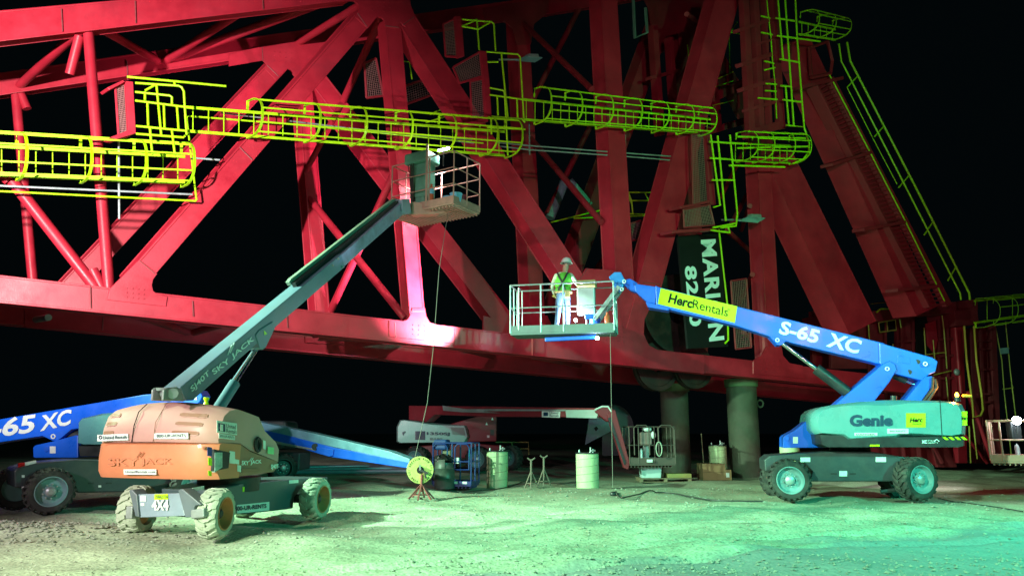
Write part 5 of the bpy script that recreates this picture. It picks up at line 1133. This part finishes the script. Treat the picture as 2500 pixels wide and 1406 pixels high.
def frus(x, y, z, a, b, c, d, h): return MB().add([(x - a, y - b, z), (x + a, y - b, z), (x + a, y + b, z), (x - a, y + b, z), (x - c, y - d, z + h), (x + c, y - d, z + h), (x + c, y + d, z + h), (x - c, y + d, z + h)], [(0, 3, 2, 1), (4, 5, 6, 7), (0, 1, 5, 4), (1, 2, 6, 5), (2, 3, 7, 6), (3, 0, 4, 7)])
CB = mat('white_cooler_plastic', (.50, .62, .64), .5, 0, .08, (.35, .38, .36), .3, 4)
part('box_body', frus(cx_, Y + .3, z0, hw * .9, .22, hw, .25, ch - .07), CB, t, bevel=.02, seg=3, smooth=True); part('box_lid', MB().box((cx_, Y + .3, z0 + ch - .03), (hw * 1.02, 0, 0), (0, .26, 0), (0, 0, .035)), CB, t, bevel=.015, seg=3, smooth=True); part('hinge', MB().box((cx_ - hw * .7, Y + .035, z0 + ch * .6), (.04, 0, 0), (0, .01, 0), (0, 0, .02)), GREY, t)
sl, sr_ = PLp.at(1632, 1160).x, PLp.at(1690, 1160).x
o = part('flat_carton', MB().box(((sl + sr_) / 2, Y + .45, z0 + .075), ((sr_ - sl) / 2, 0, 0), (0, .35, 0), (0, 0, .07)), mat('dull_yellow_carton', (.26, .23, .08), .8, 0, .2), None, bevel=.008, org=(sl, Y, z0)); tag(o, 'flat dull yellow carton lying on the right of the pallet', 'carton')
b = ground(1750, 1172); Y = b.y; pb = PL((0, Y, 0), (0, 1, 0)); xl, xr, zt_ = pb.at(1716, 1150).x, pb.at(1772, 1150).x, pb.at(1740, 1132).z
t = thing('cardboard_box', V(((xl + xr) / 2, Y, 0)), 'large brown cardboard box between the two piles', 'box')
part('box_body', MB().box(((xl + xr) / 2, Y + .45, zt_ / 2), ((xr - xl) / 2, 0, 0), (0, .45, 0), (0, 0, zt_ / 2)), CARD, t, bevel=.006); part('side_flap', MB().box((xr + .1, Y + .3, zt_ * .32), (.1, 0, 0), (0, .3, 0), (0, 0, zt_ * .32)), CARD, t, bevel=.006)
part('shipping_label', MB().box((xr + .06, Y - .006, zt_ * .32), (.06, 0, 0), (0, .004, 0), (0, 0, .08)), WHT, t); part('box_seam', MB().box(((xl + xr) / 2, Y - .003, zt_ * .5), ((xr - xl) / 2, 0, 0), (0, .003, 0), (0, 0, .006)), mat('dark_cardboard', (.14, .085, .045), .8), t)
b = ground(1640, 1168)
o = part('marker_stake', MB().tube([atY(1718, 1135, 29), atY(1712, 1058, 29)], .018, 6), WOOD, None, org=(atY(1718, 1135, 29))); tag(o, 'thin leaning stake between the two piles', 'stake')
# cables on the dirt
def cable(label, pts, r=.018, nm='ground_cable'):
    ps = []
    for x, y in pts: p = ground(x, y); p.z = hgt(p.x, p.y) + r + .012; ps.append(p)
    sm = []
    for i in range(len(ps) - 1):
        a, b_, c_, d_ = ps[max(0, i - 1)], ps[i], ps[i + 1], ps[min(len(ps) - 1, i + 2)]
        for s in range(6):
            u = s / 6; p = .5 * ((2 * b_) + (c_ - a) * u + (2 * a - 5 * b_ + 4 * c_ - d_) * u * u + (3 * b_ - a - 3 * c_ + d_) * u ** 3); p.z = max(p.z, hgt(p.x, p.y) + r); sm.append(p)
    o = part(nm, MB().tube(sm, r, 6), CABLE, None, smooth=True, org=ps[0]); tag(o, label, 'cable')
cable('black cable snaking from the hanging rope towards the right blue lift', [(1496, 1206), (1505, 1204), (1515, 1216), (1560, 1210), (1610, 1203), (1650, 1205), (1690, 1214), (1760, 1222), (1880, 1224)])
cable('thin black cable running out to the right edge past the rear tyre', [(2290, 1215), (2330, 1222), (2400, 1232), (2510, 1250)], .012)
cable('black cable beside the jack stand feet leading to the left cylinder', [(1090, 1198), (1130, 1194), (1180, 1190), (1230, 1186), (1290, 1175), (1330, 1165)], .012)
t0 = ground(1497, 1212); o = part('rope_weight', MB().ball(t0 + V((0, 0, .07)), .09, .07, .07, 10, 7), DARK, None, smooth=True, org=t0); tag(o, 'small dark knotted weight at the foot of the straight hanging rope', 'weight')
# stacked pipes and background scrap
for i, (lab, y0, y1) in enumerate((('longest pale steel pipe lying on the ground behind the orange lift', 1133, 1131), ('pale steel pipe lying second in the row behind the orange lift', 1138, 1138), ('nearest pale steel pipe lying in the row behind the orange lift', 1144, 1146))):
    a = ground(700, y0 + 8, .12); b_ = ground(1000, y1 + 4, .12); o = part('steel_pipe', MB().tube([a, b_], .09, 10), mat('pale_pipe_steel', (.28, .32, .42), .4, .4), None, smooth=True, org=a); tag(o, lab, 'pipe', 'steel pipes on the ground')
BK = PL((0, 34, 0), (0, 1, 0)); t = thing('bucket_shell', BK.at(1480, 1100), 'big dark bucket shell with a teal cheek plate behind the red lift jib', 'excavator bucket')
part('bucket_back', MB().loft([[BK.off(o).at(1500 + rx_ * math.cos(q), 1050 + 62 * math.sin(q)) for q in [math.pi * i / 14 - math.pi / 2 for i in range(15)]] + [BK.off(o).at(1470, 1112), BK.off(o).at(1470, 988)] for o, rx_ in ((0, 48), (1.5, 40))]), mat('dark_bucket_steel', (.035, .06, .06), .6, .2, .3), t, smooth=True)
part('cheek_plate', plate(BK.off(-.1), [(1438, 1020), (1486, 1020), (1494, 1052), (1428, 1086)], (0, .12, 0)), mat('teal_cheek_steel', (.10, .20, .22), .55, .2, .3, (.05, .09, .1), .5, 3), t, bevel=.02)
part('cheek_hole', plate(BK.off(-.11), [(1450, 1045), (1456, 1040), (1461, 1046), (1455, 1052)], (0, .03, 0)), BLK, t)
t = thing('barrier_rail', ground(1270, 1112), 'dim yellowish barrier rail far behind the red lift wheels', 'barrier')
BL = PL((0, 36, 0), (0, 1, 0))
for sg in ([(1210, 1079), (1290, 1079), (1291, 1110)], [(1230, 1095), (1290, 1095)], [(1250, 1079), (1250, 1110)]): part('rail_tube', MB().tube(P(BL, sg), .03, 6), mat('dull_yellow', (.30, .24, .08), .6), t)

# ================================================================== MACHINE HOUSE
HM = PL((11, 33, 0), V((.25, -1, 0))); hn = -HM.n
MH = mat('machine_house_red', (.24, .02, .032), .55, 0, .35, (.10, .03, .03), .6, 1.2, .1, 30)
t = thing('machine_house', V((HM.at(2250, 1100).x, HM.at(2250, 1100).y, 0)), 'dark red machine house wall with yellow framed window at the foot of the boom', 'machine house')
def hpnl(n, pts, o=0, d=.15, m=MH): return part(n, plate(HM.off(o), pts, hn * d), m, t, bevel=.01)
hpnl('wall', [(2030, 800), (2160, 780), (2160, 900), (2030, 900)], -.3, .2); hpnl('wall', [(2190, 770), (2330, 760), (2336, 1140), (2290, 1140), (2250, 1000), (2190, 960)], -.3, .2)
hpnl('wall', [(2060, 1062), (2330, 1062), (2330, 1140), (2120, 1120)], -.4, .2, REDD)
hpnl('wall', [(1980, 760), (2040, 752), (2050, 900), (1985, 900)], -2, .2, REDD)
hpnl('roof_beam', [(2040, 770), (2386, 730), (2388, 756), (2040, 796)], .3, .6); hpnl('roof_beam', [(1970, 775), (2044, 764), (2044, 790), (1970, 800)], -1.5, .4, REDD)
hpnl('bracket_box', [(2330, 758), (2386, 752), (2390, 792), (2332, 796)], .4, .8)
for x in (2120, 2160, 2200, 2228, 2290, 2312): hpnl('wall_rib', [(x, 780), (x + 5, 780), (x + 9, 1060), (x + 4, 1060)], -.05, .1)
for y in (830, 870, 925, 985): hpnl('wall_rib', [(2190, y), (2334, y - 6), (2334, y), (2190, y + 6)], -.02, .1)
hpnl('column', [(2332, 796), (2352, 794), (2362, 1130), (2340, 1130)], .1, .3, RED); hpnl('column', [(2370, 800), (2386, 798), (2400, 1130), (2380, 1130)], -.5, .3)
hpnl('column', [(2420, 790), (2432, 790), (2446, 1130), (2428, 1130)], -.5, .3); hpnl('column', [(2392, 800), (2398, 800), (2412, 1130), (2404, 1130)], -.5, .2)
for y in (830, 850, 900, 960, 980, 1040, 1080): hpnl('ladder_bar', [(2386, y), (2428, y - 2), (2429, y + 3), (2387, y + 5)], -.45, .15)
hpnl('wall', [(2386, 800), (2426, 796), (2440, 1130), (2398, 1130)], -.9, .1, REDD)
f = part('window', MB().tube(P(HM.off(.0), [(2145, 787), (2186, 780), (2188, 805), (2148, 811), (2145, 787)]), .035, 4), mat('dull_window_yellow', (.46, .40, .08), .6), t); part('pane', plate(HM.off(-.06), [(2145, 787), (2186, 780), (2188, 805), (2148, 811)], hn * .03), BLK, f); part('mullion', MB().bar(HM.at(2165, 784), HM.at(2167, 808), .04), mat('dull_window_yellow', (.46, .40, .08)), f)
hpnl('doorway', [(2235, 775), (2262, 772), (2282, 860), (2238, 868)], .0, .05, BLK)
part('red_pipe_brace', MB().tube([HM.off(.6).at(2362, 955), HM.off(.6).at(2424, 1130)], .09, 10), RED, t, smooth=True); part('red_pipe_brace', MB().tube([HM.off(.5).at(2338, 1040), HM.off(.5).at(2410, 1130)], .07, 10), RED, t, smooth=True); part('standpipe', MB().tube(P(HM.off(.5), [(2332, 800), (2346, 960)]), .08, 10), RED, t, smooth=True)  # pipe braces in the truss's own red paint
hpnl('foot_bracket', [(2262, 790), (2284, 782), (2290, 830), (2282, 860), (2266, 842)], .1, .3, RED)
DY = mat('dull_safety_yellow', (.50, .46, .06), .5, 0, .2)
for sg in ([(2256, 800), (2262, 900)], [(2278, 830), (2284, 900)], [(2300, 770), (2304, 800), (2312, 900)], [(2310, 920), (2316, 985)], [(2262, 865), (2310, 860)], [(2280, 915), (2322, 905)], [(2120, 790), (2124, 850)], [(2180, 840), (2182, 868)], [(2195, 770), (2200, 800)]): part('trim_bar', MB().tube(P(HM.off(.1), sg), .028, 6), DY, t)
for a, b_ in (((2200, 1070), (2206, 1120)), ((2240, 1070), (2244, 1120)), ((2272, 1075), (2300, 1130)), ((2150, 1070), (2160, 1110))): part('under_frame', MB().bar(HM.off(.2).at(*a), HM.off(.2).at(*b_), .12), MH, t)
part('spot_housing', MB().ball(HM.off(.6).at(2336, 908), .14, .1, .16), GREY, t, smooth=True)
rail('handrail', 'pair of tall yellow pipes bending down in front of the machine house', 'handrail', 0, [], .04) if False else None
t2 = thing('handrail', HM.off(.7).at(2390, 900), 'pair of tall golden yellow pipes bending together in front of the machine house', 'handrail')
GY = mat('golden_pipe_paint', (.62, .46, .05), .45, 0, .1)
part('rail_tube', MB().tube(P(HM.off(.7), [(2354, 796), (2360, 880), (2374, 985), (2376, 1018), (2394, 1014), (2400, 1000), (2396, 960), (2384, 880), (2378, 796)]), .045, 8), GY, t2, smooth=True); part('rail_tube', MB().tube(P(HM.off(.7), [(2375, 1022), (2386, 1120)]), .03, 6), DY, t2); part('rail_tube', MB().tube(P(HM.off(.7), [(2366, 1040), (2370, 1130)]), .03, 6), DY, t2)
t2 = thing('handrail', HM.off(-1).at(2460, 900), 'thin yellow ladder rails hanging below the hooped cage at the right edge', 'handrail')
for sg in ([(2430, 795), (2446, 880), (2452, 960), (2470, 1120)], [(2455, 785), (2466, 900), (2480, 1020)], [(2448, 950), (2474, 946)], [(2440, 852), (2464, 850)]): part('rail_tube', MB().tube(P(HM.off(-.6), sg), .025, 6), DY, t2)
part('sign_plate', plate(HM.off(-.5), [(2442, 850), (2462, 848), (2464, 862), (2444, 864)], hn * .03), LGT, t2)
o = part('yellow_handle_bar', MB().tube(P(HM.off(.5), [(2140, 762), (2150, 754), (2180, 754), (2184, 758)]), .04, 6), YEL, None, smooth=True, org=HM.at(2160, 760)); tag(o, 'short yellow grab bar on the roof beam of the machine house', 'grab bar')
o = part('roof_rail', MB().tube(P(HM.off(-.5), [(2126, 742), (2226, 730)]), .03, 6), DY, None, org=HM.at(2160, 740)); tag(o, 'straight pale yellow rail between the two inclined legs', 'rail')
